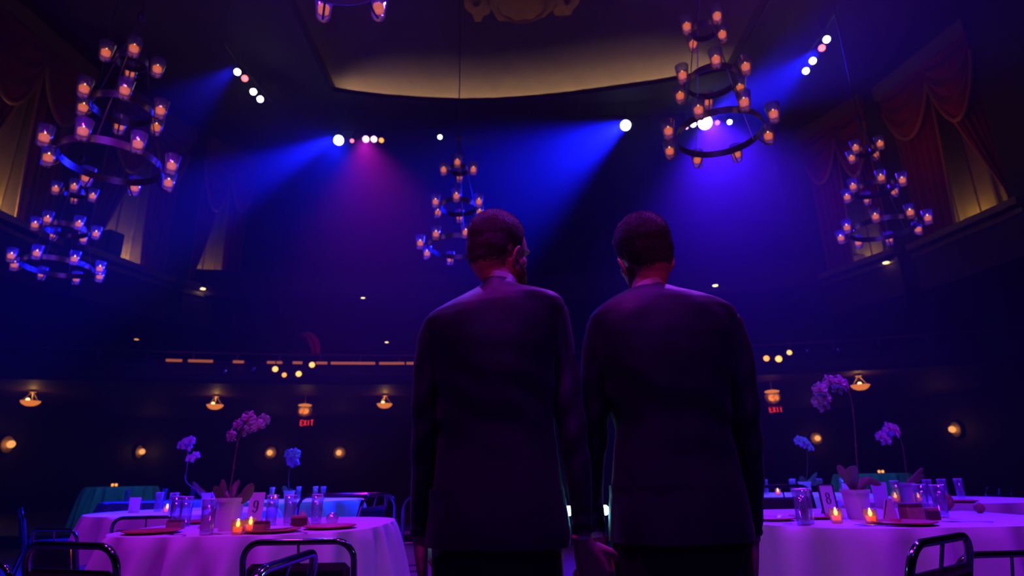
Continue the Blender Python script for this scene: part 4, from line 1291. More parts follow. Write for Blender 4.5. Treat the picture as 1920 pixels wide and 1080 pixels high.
# cutlery
def cutlery(px, py, rz, kind, label):
    p = tpos(px, py)
    o = thing(kind, label, 'cutlery', p, rz, 'cutlery on the tables')
    MB().tube([(0, -0.1, 0.004), (0, -0.03, 0.006), (0, 0.02, 0.004)], [0.006, 0.003, 0.003], 6, flat=(0.5, 1)).build('handle', 'steel', o)
    if kind == 'fork':
        b = MB(); b.box((0, 0.03, 0.004), (0.02, 0.02, 0.003))
        for k in (-0.008, -0.0027, 0.0027, 0.008): b.box((k, 0.062, 0.006), (0.003, 0.046, 0.002))
        b.build('tines', 'steel', o, smooth=False)
    else:
        MB().tube([(0, 0.02, 0.004), (0.002, 0.06, 0.004), (0, 0.11, 0.004)], [0.004, 0.010, 0.003], 8, flat=(0.25, 1)).build('blade', 'steel', o)
cutlery(330, 1004, 0.9, 'knife', 'knife beside the charger plate on table nine')
cutlery(560, 1004, 1.1, 'fork', 'fork beside the dinner plate on table nine')
cutlery(420, 1003, 1.3, 'fork', 'fork in front of the orchid pot on table nine')
cutlery(1440, 982, 0.6, 'knife', 'knife beside the charger near the man on table eight')
cutlery(1640, 986, 1.2, 'fork', 'fork in front of the votive on table eight')
cutlery(1660, 988, 1.0, 'knife', 'knife in front of the napkin on table eight')
cutlery(1815, 980, 1.1, 'spoon', 'spoon past the charger plate on table eight')

# =================================================================== CHAIRS
def make_chair():
    t = thing('banquet_chair', 'x', 'chair')
    w = 0.43; h = 0.80
    # back hoop with the two rear legs; chair faces +Y, back at y=-0.2
    P = []
    def bk(z): return -0.20 - 0.10 * max(0, (z - 0.42)) / 0.4 - 0.10 * max(0, (0.42 - z)) / 0.42
    for z in [0.0, 0.1, 0.2, 0.3, 0.42, 0.55, 0.66, 0.73]: P.append((-w / 2 + 0.0, bk(z), z))
    for k in range(1, 6):
        a = PI - k * PI / 2 / 6; P.append((-w / 2 + 0.07 + 0.07 * math.cos(a), bk(0.73 + 0.07 * math.sin(a)), 0.73 + 0.07 * math.sin(a)))
    P.append((-w / 2 + 0.07, bk(0.8), 0.8))
    Q = [(-x, y, z) for x, y, z in reversed(P)]
    MB().tube(P + Q, 0.0125, 10).build('back_frame', 'chrome', t)
    for s in (-1, 1):
        MB().tube([(s * 0.205, 0.22, 0.0), (s * 0.205, 0.21, 0.2), (s * 0.205, 0.20, 0.40), (s * 0.205, 0.17, 0.43), (s * 0.205, -0.19, 0.42)], 0.0125, 8).build('leg', 'chrome', t)
        MB().tube([(s * 0.205, 0.21, 0.16), (s * 0.21, -0.25, 0.17)], 0.008, 6).build('stretcher', 'chrome', t)
    g = MB(); g.box((0, 0.01, 0.46), (0.43, 0.42, 0.07), bevel=0.025); g.build('seat', 'upholstery', t)
    b = MB(); b.box((0, 0, 0), (0.40, 0.045, 0.26), bevel=0.02); b.xform(Matrix.Translation((0, bk(0.6) + 0.0, 0.595)) @ Matrix.Rotation(math.radians(14), 4, 'X')); b.build('backrest', 'upholstery', t)
    MB().tube([(0, bk(0.71), 0.71), (0, bk(0.8), 0.8)], 0.006, 6).build('spindle', 'chrome', t)
    return t
proto_chair = make_chair(); first = [True]
TABLES = [(c9, R9), (c8, R8), (cA, 0.78), (cB, 0.78), (cC, 0.76), (cD, 0.76), (cG, 0.76)]
CH_AT = []
def chair(px, py, Y, rz, label, s=1.0, z=0.0, away=-1):
    """px,py = middle of the hoop's top"""
    Rz = Matrix.Rotation(rz, 3, 'Z')
    for it in range(60):
        p = W(px, py, Y)
        off = Rz @ Vector((0, -0.295, 0)) * s
        loc = (p.x - off.x, p.y - off.y, z)
        bad = False
        for (tc_, tr) in TABLES:
            for cx_ in (-0.215, -0.1, 0, 0.1, 0.215):
                for cy_ in (-0.3, 0.0, 0.23):
                    q = Vector(loc) + Rz @ Vector((cx_, cy_, 0)) * s
                    if math.hypot(q.x - tc_[0], q.y - tc_[1]) < tr + 0.20: bad = True
        if not bad: break
        k = 1 + 0.012 * away
        Y *= k
        if 0.88 < s * k < 1.12: s *= k
    if first[0]:
        o = proto_chair; first[0] = False; o.location = loc; o.rotation_euler = (0, 0, rz)
    else: o = copy_tree(proto_chair, loc, rz)
    o.scale = (s,) * 3
    o['label'] = label; o['group'] = 'steel-framed banquet chairs'
    return o
R = math.radians
chair(132, 1010, 2.24, R(-18), 'banquet chair whose back gap shows the folded cloth of table nine')
chair(562, 988, 2.50, R(0), 'dark-backed banquet chair drawn up squarely in front of table nine')
chair(545, 1036, 1.72, R(88), 'banquet chair turned sideways with a glinting hoop corner near table nine')
chair(-25, 990, 2.95, R(-20), 'banquet chair half hidden behind the one by the cloth of table nine')
chair(108, 957, 4.77, R(-15), 'far banquet chair behind the two chairs beside table nine')
chair(40, 948, 6.0, R(-50), 'banquet chair at the edge of the dark floor behind the chairs of table nine')
chair(705, 958, 3.75, R(80), 'banquet chair with a wine-coloured back at the side of table nine', away=1)
chair(800, 945, 6.4, R(100), 'banquet chair half hidden behind the man beyond table nine', away=1)
chair(1765, 1001, 1.95, R(36), 'banquet chair turned towards table eight, its gap showing the violet cloth')
chair(1880, 972, 2.42, R(4), 'dark-backed banquet chair squarely in front of table eight beside the turned one')
chair(1872, 910, 7.2, R(20), 'small far banquet chair with a blue-lit hoop behind table eight', away=1)
chair(1470, 945, 4.3, R(185), 'banquet chair on the far side of table eight with a blue-lit hoop', away=1)
chair(275, 966, 4.45, R(10), 'banquet chair with a dark back in front of the table behind table nine')

# hoop guard rails
for (x0, x1, lab) in ((560, 742, 'steel tube hoop rail standing behind the last chair of table nine'), (757, 905, 'steel tube hoop rail half hidden behind the man beside table nine')):
    a = W(x0, 928, 6.0); b_ = W(x1, 927, 6.0); zt = (a.z + b_.z) / 2
    t = thing('guard_rail', lab, 'rail', ((a.x + b_.x) / 2, 6.0, 0), 0, 'hoop guard rails')
    hw = (b_.x - a.x) / 2
    P = [(-hw, 0, 0), (-hw, 0, zt * 0.5), (-hw, 0, zt - 0.12)] + [(-hw + 0.12 - 0.12 * math.cos(k * PI / 12), 0, zt - 0.12 + 0.12 * math.sin(k * PI / 12)) for k in range(1, 7)]
    P = P + [(-x, y, z) for x, y, z in reversed(P)]
    MB().tube(P, 0.016, 10).build('hoop', 'chrome', t)
    MB().tube([(-hw, 0, zt * 0.5), (hw, 0, zt * 0.5)], 0.012, 8).build('crossbar', 'chrome', t)
    for s in (-1, 1): MB().lathe([(0.05, 0), (0.05, 0.008), (0.02, 0.012)], 14, (s * hw, 0, 0)).build('foot_plate', 'chrome', t)

# flash on a low stand hidden behind the two men
p = W(1100, 957, 2.16)
led = thing('flash_lamp', 'cyan-white flash lamp on a stand glaring between the two men', 'lamp', (p.x, p.y, 0))
MB().box((0, 0, p.z), (0.150, 0.036, 0.030), bevel=0.008).build('flash_tube', 'led_panel', led)
MB().box((0, 0.0, p.z - 0.06), (0.07, 0.05, 0.085), bevel=0.008).build('housing', 'lamp_housing', led)
MB().tube([(0, 0.0, 0.12), (0, 0.0, p.z - 0.09)], 0.012, 8).build('pole', 'black_steel', led)
for k in range(3):
    a = PI / 2 + k * 2 * PI / 3
    MB().tube([(0, 0.0, 0.3), (0.28 * math.cos(a), 0.28 * math.sin(a), 0.01)], 0.008, 6).build('leg', 'black_steel', led)
# =================================================================== THE TWO MEN
def remeshed(mb, voxel, iters=4, fac=0.5):
    me = mb.mesh('tmp')
    ob = bpy.data.objects.new('tmp', me); col.objects.link(ob)
    m = ob.modifiers.new('r', 'REMESH'); m.mode = 'VOXEL'; m.voxel_size = voxel; m.use_smooth_shade = True
    if iters:
        s = ob.modifiers.new('s', 'SMOOTH'); s.factor = fac; s.iterations = iters
    dg = bpy.context.evaluated_depsgraph_get(); dg.update()
    out = bpy.data.meshes.new_from_object(ob.evaluated_get(dg))
    bpy.data.objects.remove(ob); bpy.data.meshes.remove(me)
    out.materials.clear()
    return out

def obj_from(me, name, m, parent):
    me.name = name; me.materials.clear(); me.materials.append(M[m])
    me.polygons.foreach_set('use_smooth', [True] * len(me.polygons))
    o = bpy.data.objects.new(name, me); col.objects.link(o); o.parent = parent
    return o

def hand(mb, wrist, d, n, thumb_sign, curl=(18, 28, 22), spread=0.0, k=1.0, tcurl=0.0):
    """palm and five fingers: d finger direction, n palm normal"""
    d = Vector(d).normalized(); n = Vector(n); n = (n - d * n.dot(d)).normalized()
    s = d.cross(n) * thumb_sign
    w = Vector(wrist)
    # palm as a lofted slab
    rings = []
    for (t, hw, ht) in ((-0.02, 0.026, 0.021), (0.005, 0.027, 0.019), (0.03, 0.036, 0.018), (0.06, 0.041, 0.016), (0.088, 0.041, 0.0135), (0.098, 0.037, 0.010)):
        c = w + d * t * k
        rings.append([c + s * (hw * k * math.cos(a)) + n * (ht * k * math.sin(a)) for a in [2 * PI * i / 14 for i in range(14)]])
    mb.loft(rings)
    mb.sphere(w + d * 0.035 * k + s * 0.024 * k + n * 0.010 * k, 0.019 * k, 10, 7)
    lens = (0.072, 0.080, 0.074, 0.058)
    for i in range(4):
        off = (0.0315 - 0.0212 * i) * k
        b = w + d * (0.090 - 0.004 * abs(i - 1.2)) * k + s * off
        dirn = (d + s * (0.06 - 0.045 * i + spread * (1.5 - i))).normalized()
        P = [b - dirn * 0.012]; ang = 0; cur = b; P.append(cur)
        for ph, (frac, cu) in enumerate(zip((0.44, 0.31, 0.25), curl)):
            ang += math.radians(cu * (1 + 0.08 * i))
            v = dirn * math.cos(ang) + n * math.sin(ang)
            steps = 2
            for q in range(steps):
                cur = cur + v * (lens[i] * k * frac / steps); P.append(cur)
        r0 = (0.0088 - 0.0006 * i) * k
        rad = [r0, r0 * 1.06, r0 * 0.98, r0 * 1.03, r0 * 0.94, r0 * 0.97, r0 * 0.9, r0 * 0.7]
        mb.tube(P, rad[:len(P)], 10)
        mb.sphere(P[-1], r0 * 0.68, 8, 6)
    # thumb leaves the side of the palm near its base
    b = w + d * 0.026 * k + s * 0.026 * k + n * 0.006 * k
    t1 = (d * 0.62 + s * 0.70 + n * (0.28 + tcurl)).normalized(); t2 = (d * 0.86 + s * 0.34 + n * (0.36 + tcurl)).normalized(); t3 = (d * 0.93 + s * 0.05 + n * (0.45 + tcurl)).normalized()
    P = [b, b + t1 * 0.022 * k, b + t1 * 0.042 * k, b + t1 * 0.042 * k + t2 * 0.018 * k, b + t1 * 0.042 * k + t2 * 0.034 * k, b + t1 * 0.042 * k + t2 * 0.034 * k + t3 * 0.026 * k]
    mb.tube(P, [0.014 * k, 0.0125 * k, 0.011 * k, 0.0105 * k, 0.010 * k, 0.0072 * k], 10)
    mb.sphere(P[-1], 0.0072 * k, 8, 6)

def head_parts(mb, T):
    """head in its own frame (face +Y, up +Z), then moved by T"""
    h = MB()
    h.sphere((0, -0.012, 0.046), (0.0765, 0.097, 0.086), 28, 18)
    h.sphere((0, 0.012, 0.030), (0.071, 0.084, 0.075), 24, 16)
    h.sphere((0, -0.046, -0.022), (0.061, 0.054, 0.068), 20, 14)
    h.sphere((0, -0.034, 0.010), (0.0735, 0.071, 0.078), 24, 16)
    h.sphere((0, 0.034, -0.036), (0.059, 0.058, 0.066), 22, 14)
    h.sphere((0, 0.050, -0.078), (0.042, 0.042, 0.030), 18, 12)
    for s in (-1, 1):
        h.tube([(s * 0.052, -0.006, -0.030), (s * 0.049, 0.014, -0.064), (s * 0.038, 0.045, -0.088), (s * 0.012, 0.078, -0.094)], [0.016, 0.017, 0.016, 0.014], 10)   # jaw line
        h.sphere((s * 0.042, 0.060, -0.018), (0.019, 0.017, 0.020), 12, 8)                      # cheekbone
        h.sphere((s * 0.031, 0.080, 0.026), (0.024, 0.014, 0.009), 12, 8)                       # brow
        h.sphere((s * 0.031, 0.077, 0.006), (0.0125, 0.012, 0.0115), 12, 8)                     # eye with lid
        h.sphere((s * 0.011, 0.100, -0.030), (0.009, 0.010, 0.008), 10, 6)                      # nostril wing
        # ear: bowl, rolled rim, lobe
        e = MB()
        e.sphere((0, 0, 0), (0.0075, 0.018, 0.027), 14, 10)
        rim = [(0.004 + 0.003 * math.sin(t), 0.018 * math.cos(t) - 0.002, 0.030 * math.sin(t) + 0.002) for t in [math.radians(a) for a in range(10, 291, 20)]]
        e.tube(rim, [0.0055] * len(rim), 8)
        e.sphere((0.001, 0.006, -0.029), (0.0065, 0.009, 0.010), 10, 7)
        e.sphere((0.002, 0.013, -0.004), (0.0055, 0.005, 0.008), 8, 6)
        e.xform(Matrix.Translation((s * 0.0775, -0.004, -0.024)) @ Matrix.Diagonal((s, 1, 1, 1)) @ Matrix.Rotation(math.radians(26), 4, 'Z') @ Matrix.Rotation(math.radians(-8), 4, 'X') @ Matrix.Rotation(math.radians(8), 4, 'Y') @ Matrix.Scale(0.86, 4))
        h.add(e.v, e.f)
    h.tube([(0, 0.088, 0.020), (0, 0.098, 0.004), (0, 0.110, -0.016), (0, 0.112, -0.026), (0, 0.100, -0.034)], [0.009, 0.0095, 0.0115, 0.0125, 0.009], 10)
    h.sphere((0, 0.088, -0.052), (0.023, 0.011, 0.0065), 14, 8)
    h.sphere((0, 0.087, -0.063), (0.021, 0.011, 0.0075), 14, 8)
    h.sphere((0, 0.084, -0.092), (0.020, 0.014, 0.014), 12, 8)
    h.xform(T)
    mb.add(h.v, h.f)

def lerp_rows(rows, n):
    A = np.array(rows, float); y = A[:, 0]
    t = np.linspace(0, 1, n); s = np.linspace(0, 1, len(y))
    # denser at the shoulders
    yy = np.interp(t, s, y)
    out = [yy] + [np.interp(yy, y, A[:, k]) for k in range(1, A.shape[1])]
    O = np.array(out).T
    K = O.copy()
    for _ in range(3):
        K[1:-1] = 0.25 * K[:-2] + 0.5 * K[1:-1] + 0.25 * K[2:]
    return K

def man(S):
    Ym = S['Y']
    person = thing('person', S['label'], 'person', (W(S['axis'], 900, Ym).x, Ym, 0.0))
    org = Vector(person.location)
    rows = lerp_rows(S['rows'], 110)
    def ring(r, grow=1.0, n=96, e=2.35, dz=0.0):
        y, xl, xr, d, tilt = r
        pl = W(xl, y + tilt / 2, Ym); pr = W(xr, y - tilt / 2, Ym)
        c = (pl + pr) / 2; hw = (pr.x - pl.x) / 2
        out = []
        for i in range(n):
            a = 2 * PI * i / n
            ca, sa = math.cos(a), math.sin(a)
            x = abs(ca) ** (2 / e) * (1 if ca > 0 else -1); yy = abs(sa) ** (2 / e) * (1 if sa > 0 else -1)
            z = c.z + (pr.z - c.z) * x
            back = 1.0 if sa < 0 else 0.92
            out.append(Vector((c.x + hw * grow * x, Ym + d * grow * yy * back, z + dz)))
        return out
    # ---------------- jacket shell
    R_ = [ring(r) for r in rows]
    n = 96; seedv = S['seed']
    zt = R_[0][0].z; zb = R_[-1][0].z
    cxm = sum(p.x for p in R_[60]) / n
    for a, rg in enumerate(R_):
        v = a / (len(R_) - 1)
        for i in range(n):
            p = rg[i]; ang = 2 * PI * i / n
            nr = Vector((math.cos(ang), math.sin(ang), 0))
            f = 0.0045 * mnoise.noise(Vector((p.x * 9 + seedv, p.y * 9, p.z * 6)))
            f += 0.0015 * mnoise.noise(Vector((p.x * 22 + seedv, p.y * 22, p.z * 14)))
            # drag folds running down from the shoulder blades and across the waist
            dx = p.x - cxm
            wst = math.exp(-((v - 0.62) / 0.10) ** 2)
            f += 0.0022 * wst * math.sin(48 * (p.z + 0.5 * dx) + seedv + 3 * mnoise.noise(Vector((dx * 8, p.z * 5, seedv)))) * (0.4 + abs(dx) * 6)
            bl = math.exp(-((v - 0.30) / 0.09) ** 2)
            f += 0.005 * bl * math.sin(42 * (abs(dx) - 0.5 * (zt - p.z)) + seedv) * min(1, abs(dx) * 9)
            if math.sin(ang) < -0.2:
                f -= 0.003 * math.exp(-(dx / 0.006) ** 2) * (v > 0.12)              # centre back seam
                for vx in S['vents']:
                    f -= 0.008 * math.exp(-((dx - vx) / 0.005) ** 2) * max(0, (v - 0.66) / 0.34) # side vents
            k = min(1.0, v * 6)
            rg[i] = p + nr * f * k - org
    hem = R_[-1]
    b = MB()
    inner = [[Vector((p.x * 0 + (p.x - (cxm - org.x)) * 0.955 + (cxm - org.x), p.y * 0.94, p.z + dz)) for p in hem] for dz in (0.0, 0.05, 0.14)]
    b.loft(R_ + inner, True)
    jacket = b.build('jacket', S['suit'], person, angle=60)
    # ---------------- sleeves
    arms = []
    for (pts, dys, nm) in S['sleeves']:
        P = []; Rr = []
        for (x, y, hw), dy in zip(pts, dys):
            c = W(x, y, Ym + dy); e = W(x + hw, y, Ym + dy)
            P.append(c); Rr.append(e.x - c.x)
        arms.append((P, Rr))
        # densify
        m = 60; q = np.linspace(0, len(P) - 1, m)
        A = np.array([list(p) for p in P]); dense = np.array([[np.interp(t, range(len(P)), A[:, k]) for k in range(3)] for t in q])
        rad = np.interp(q, range(len(P)), Rr)
        for _ in range(4): dense[1:-1] = 0.25 * dense[:-2] + 0.5 * dense[1:-1] + 0.25 * dense[2:]
        rings = []
        for i in range(m):
            t = Vector(dense[min(i + 1, m - 1)]) - Vector(dense[max(i - 1, 0)]); t.normalize()
            X = Vector((1, 0, 0)); X = (X - t * X.dot(t)).normalized(); Yv = t.cross(X)
            rg = []
            v = i / (m - 1)
            for k in range(40):
                a = 2 * PI * k / 40
                f = 1 + 0.0
                dd = rad[i] * (1 + 0.06 * math.sin(v * 38 + 2.0 * math.cos(a) + seedv) * math.exp(-((v - 0.45) / 0.22) ** 2)
                               + 0.05 * math.sin(v * 60 + 3 * math.sin(a)) * math.exp(-((v - 0.95) / 0.12) ** 2)
                               + 0.07 * mnoise.noise(Vector((math.cos(a) * 1.3 + seedv, math.sin(a) * 1.3, v * 9))))
                rg.append(Vector(dense[i]) + X * dd * math.cos(a) + Yv * dd * 1.18 * math.sin(a) - org)
            rings.append(rg)
        # rounded shoulder cap on top, turned-in cuff at the end
        c0 = sum(rings[0], Vector()) / 40
        top = [[c0 + (p - c0) * s + Vector((0, 0, dz)) for p in rings[0]] for s, dz in ((0.35, 0.020), (0.75, 0.014))]
        cE_ = sum(rings[-1], Vector()) / 40
        end = [[cE_ + (p - cE_) * 0.86 + Vector((0, 0, dz)) for p in rings[-1]] for dz in (0.0, 0.03)]
        b = MB(); b.loft(top + rings + end, True)
        b.build('sleeve', S['suit'], jacket, angle=60)
        # shirt cuff
        t = (Vector(dense[-1]) - Vector(dense[-5])).normalized()
        b = MB(); c = Vector(dense[-1]) - org
        X = Vector((1, 0, 0)); X = (X - t * X.dot(t)).normalized(); Yv = t.cross(X)
        rr = rad[-1] * 0.86
        cr = [[c + t * l + X * rr * s * math.cos(2 * PI * k / 28) + Yv * rr * s * 1.15 * math.sin(2 * PI * k / 28) for k in range(28)] for l, s in ((-0.02, 0.98), (0.013, 1.0), (0.014, 0.96), (-0.01, 0.90))]
        b.loft(cr, True); b.build('shirt_cuff', 'shirt', person)
    # three cuff buttons on the outer sleeve
    # ---------------- collar of the jacket and of the shirt
    nb = S['neck']                                    # (px of middle, py of collar top at the back, half width px, tilt)
    cpt = W(nb[0], nb[1], Ym - 0.045); rr = W(nb[0] + nb[2], nb[1], Ym - 0.045).x - cpt.x
    cpt = cpt - org; cpt.y = -0.005
    def collar_ring(rx, ry, zb_, tiltx, drop, n=56):
        return [Vector((cpt.x + rx * math.cos(a), cpt.y + ry * math.sin(a), zb_ + tiltx * math.cos(a) - drop * (0.5 + 0.5 * math.sin(a)) ** 1.3)) for a in [2 * PI * i / n for i in range(n)]]
    tl = nb[3]
    z0 = cpt.z
    b = MB()
    b.loft([collar_ring(rr + 0.048, rr + 0.037, z0 - 0.062, tl * 1.2, 0.055), collar_ring(rr + 0.024, rr + 0.024, z0 - 0.042, tl * 1.1, 0.055), collar_ring(rr + 0.012, rr + 0.015, z0 - 0.024, tl, 0.06), collar_ring(rr + 0.005, rr + 0.008, z0 - 0.014, tl, 0.06), collar_ring(rr, rr + 0.003, z0 - 0.015, tl, 0.06), collar_ring(rr + 0.004, rr + 0.006, z0 - 0.05, tl, 0.06)], False)
    b.build('collar', S['suit'], jacket, angle=70)
    b = MB()
    b.loft([collar_ring(rr + 0.001, rr + 0.004, z0 - 0.05, tl, 0.045), collar_ring(rr, rr + 0.003, z0 + 0.003, tl, 0.045), collar_ring(rr - 0.002, rr + 0.001, z0 + 0.005, tl, 0.045), collar_ring(rr - 0.004, rr - 0.001, z0 + 0.002, tl, 0.045), collar_ring(rr - 0.003, rr, z0 - 0.05, tl, 0.045)], False)
    b.build('shirt_collar', 'shirt', person, angle=70)
    # ---------------- body: one continuous skin
    b = MB()
    hp = S['head']
    topz = W(hp['top'][0], hp['top'][1], Ym + 0.02).z
    hx = W(hp['cx'], hp['cy'], Ym + 0.02).x
    T = Matrix.Translation((hx - org.x, hp.get('dy', 0.02), topz - 0.130 * hp['k'])) @ Matrix.Rotation(hp['roll'], 4, 'Y') @ Matrix.Rotation(hp['yaw'], 4, 'Z') @ Matrix.Rotation(hp['nod'], 4, 'X') @ Matrix.Diagonal((hp['k'], hp['k'], hp['k'], 1))
    head_parts(b, T)
    nk = [T @ Vector((0, -0.030, -0.02)), T @ Vector((0, -0.030, -0.065)), Vector((cpt.x, -0.012, z0 - 0.01)), Vector((cpt.x, -0.012, z0 - 0.07)), Vector((cpt.x, -0.008, z0 - 0.16))]
    b.tube(nk, [0.050, rr - 0.006, rr - 0.006, rr - 0.002, 0.08], 20)
    inner_rows = [r for r in rows[10::8]]
    b.loft([[p - org for p in ring(r, 0.88, 40)] for r in inner_rows])
    for (P, Rr) in arms:
        b.tube([p - org for p in P[:-1]] + [P[-1] - org + (P[-1] - P[-2]).normalized() * 0.012], [r * 0.72 for r in Rr[:-1]] + [0.024], 16)
    zc = zb - 0.02 
    lx = S['leg_dx']; cxx = (W(S['hips'][0], 1060, Ym).x + W(S['hips'][1], 1060, Ym).x) / 2 - org.x
    b.sphere((cxx, 0, 0.90), (0.155, 0.10, 0.13), 20, 14)
    for s in (-1, 1):
        b.tube([(cxx + s * 0.085, 0, 0.90), (cxx + s * 0.09, 0.005, 0.70), (cxx + s * lx, 0.01, 0.48), (cxx + s * lx, -0.005, 0.28), (cxx + s * lx, -0.005, 0.08)], [0.088, 0.082, 0.058, 0.054, 0.038], 18)
        b.tube([(cxx + s * lx, -0.03, 0.05), (cxx + s * lx * 1.1, 0.08, 0.045), (cxx + s * lx * 1.2, 0.16, 0.035)], [0.034, 0.034, 0.026], 12)
    for hd in S['hands']:
        P, Rr = arms[hd['arm']]
        w = P[-1] + (P[-1] - P[-2]).normalized() * 0.018 - org
        hand(b, w, hd['d'], hd['n'], hd['thumb'], hd['curl'], hd.get('spread', 0.0), 1.0, hd.get('tcurl', 0.0))
    me = remeshed(b, 0.0040, 5, 0.5)
    body = obj_from(me, 'body', 'skin', person)
    # ---------------- hair as a cap grown from the scalp
    Ti = T.inverted()
    nv = len(me.vertices)
    co = np.empty(nv * 3); me.vertices.foreach_get('co', co); co = co.reshape(-1, 3)
    no = np.empty(nv * 3); me.vertices.foreach_get('normal', no); no = no.reshape(-1, 3)
    Tn = np.array(Ti); loc = co @ Tn[:3, :3].T + Tn[:3, 3]
    X, Y_, Z_ = loc[:, 0], loc[:, 1], loc[:, 2]
    line = np.interp(Y_, S['hl'][0], S['hl'][1])
    def sst(t): t = np.clip(t, 0, 1); return t * t * (3 - 2 * t)
    mask = sst((Z_ - line) / 0.038)
    ear = (np.abs(X) > 0.0700) & (Y_ > -0.034) & (Y_ < 0.024) & (Z_ > -0.065) & (Z_ < 0.012)
    mask[ear] = 0; mask[np.abs(X) > 0.083] = 0
    mask[(np.abs(X) > 0.12) | (Z_ < -0.14)] = 0
    thick = S['hair_t'] * (0.35 + 0.65 * sst((Z_ + 0.02) / 0.10))
    rnd = np.array([mnoise.noise(Vector(p) * 70) for p in loc[mask > 0]])
    def shell(mk, th, name, mm, spikes, L, flow, par):
        faces = [tuple(p.vertices) for p in me.polygons]
        F = np.array([f for f in faces if len(f) == 4])
        rs = np.random.RandomState(4)
        mf = mk[F].min(axis=1)
        keep = F[mf > 0.02 + 0.55 * rs.rand(len(F)) ** 1.5]
        if not len(keep): return
        ids = np.unique(keep); remap = -np.ones(nv, int); remap[ids] = np.arange(len(ids))
        nz = np.array([mnoise.noise(Vector(p) * 90) + 0.5 * mnoise.noise(Vector(p) * 210) for p in loc[ids]])
        off = th[ids] * mk[ids] * (1 + 0.25 * nz) + 0.0005
        vv = co[ids] + no[ids] * off[:, None]
        bb = MB(); bb.add([tuple(p) for p in vv], [tuple(remap[f]) for f in keep])
        rg = random.Random(3)
        Rm = np.array(T)[:3, :3] / hp['k']
        V = []; Fq = []
        for _ in range(spikes):
            f = keep[rg.randrange(len(keep))]
            wts = [rg.random() for _ in range(4)]; sm = sum(wts)
            i4 = remap[f]
            c = sum(vv[i4[j]] * (wts[j] / sm) for j in range(4)); nn = no[f[0]]
            mkk = mk[f].mean()
            if mkk < 0.45: continue
            fl = Rm @ np.array(flow)
            dr = nn * 0.75 + fl * 0.6 + np.array([rg.uniform(-.35, .35), rg.uniform(-.35, .35), rg.uniform(-.35, .35)])
            dr /= np.linalg.norm(dr) + 1e-9
            l = L * (0.4 + 0.6 * mkk) * rg.uniform(0.6, 1.2)
            t1 = np.cross(dr, [0.3, 0.5, 0.8]); t1 /= np.linalg.norm(t1) + 1e-9; t2 = np.cross(dr, t1)
            q = len(V); w0 = 0.00045
            V += [tuple(c + t1 * w0), tuple(c - t1 * w0 * 0.5 + t2 * w0 * 0.87), tuple(c - t1 * w0 * 0.5 - t2 * w0 * 0.87), tuple(c + dr * l)]
            Fq += [(q, q + 1, q + 3), (q + 1, q + 2, q + 3), (q + 2, q, q + 3)]
        bb.add(V, Fq)
        return bb.build(name, mm, par, angle=None)
    shell(mask, thick, 'hair', S['hair'], 9000, S['hair_l'], (0, -0.5, -0.35), person)
    if S.get('beard'):
        bl = np.interp(Y_, [-0.02, 0.0, 0.03, 0.06, 0.12], [0.03, 0.02, -0.022, -0.034, -0.040])
        mb_ = sst((bl - Z_) / 0.02) * sst((Z_ + 0.128) / 0.02) * sst((Y_ - 0.004) / 0.012)
        mb_[np.abs(X) > 0.074] = 0
        shell(mb_, np.full(nv, 0.009), 'beard', 'beard', 5000, 0.011, (0, 0.3, -0.8), person)
    # ---------------- trousers and shoes
    b = MB()
    hl_, hr_ = W(S['hips'][0], 1060, Ym).x - org.x, W(S['hips'][1], 1060, Ym).x - org.x
    hwid = (hr_ - hl_) / 2
    b.loft([[(cxx + hwid * k * math.cos(a), 0.115 * k2 * math.sin(a), z) for a in [2 * PI * i / 40 for i in range(40)]] for z, k, k2 in ((0.98, 0.86, 0.90), (0.90, 0.97, 1.0), (0.80, 1.0, 1.0), (0.76, 0.98, 0.92))])
    for s in (-1, 1):
        rr_ = hwid * 0.53
        rings = []
        for z, r, x, y in ((0.82, rr_, hwid * 0.47, 0.0), (0.70, rr_ * 0.98, hwid * 0.48, 0.0), (0.5, rr_ * 0.86, lx, 0.004), (0.3, rr_ * 0.80, lx, -0.006), (0.14, rr_ * 0.80, lx, -0.004), (0.055, rr_ * 0.86, lx, 0.004)):
            rings.append([(cxx + s * x + r * math.cos(a) * (1 + 0.03 * math.sin(5 * a + z * 20)), y + r * 1.08 * math.sin(a), z) for a in [2 * PI * i / 30 for i in range(30)]])
        b.loft(rings)
    obj_from(remeshed(b, 0.008, 3), 'trousers', 'trouser', person)
    for s in (-1, 1):
        b = MB(); rings = []
        for t, hw, hh in ((-0.085, 0.026, 0.06), (-0.06, 0.037, 0.085), (0.0, 0.040, 0.088), (0.06, 0.043, 0.068), (0.12, 0.047, 0.056), (0.17, 0.042, 0.048), (0.20, 0.025, 0.035)):
            rings.append([(cxx + s * lx + s * 0.05 * max(0, t) + hw * math.cos(a), t, max(0.002, hh * 0.5 + hh * 0.5 * math.sin(a))) for a in [2 * PI * i / 18 for i in range(18)]])
        b.loft(rings); b.build('shoe', 'shoe', person)
    return person

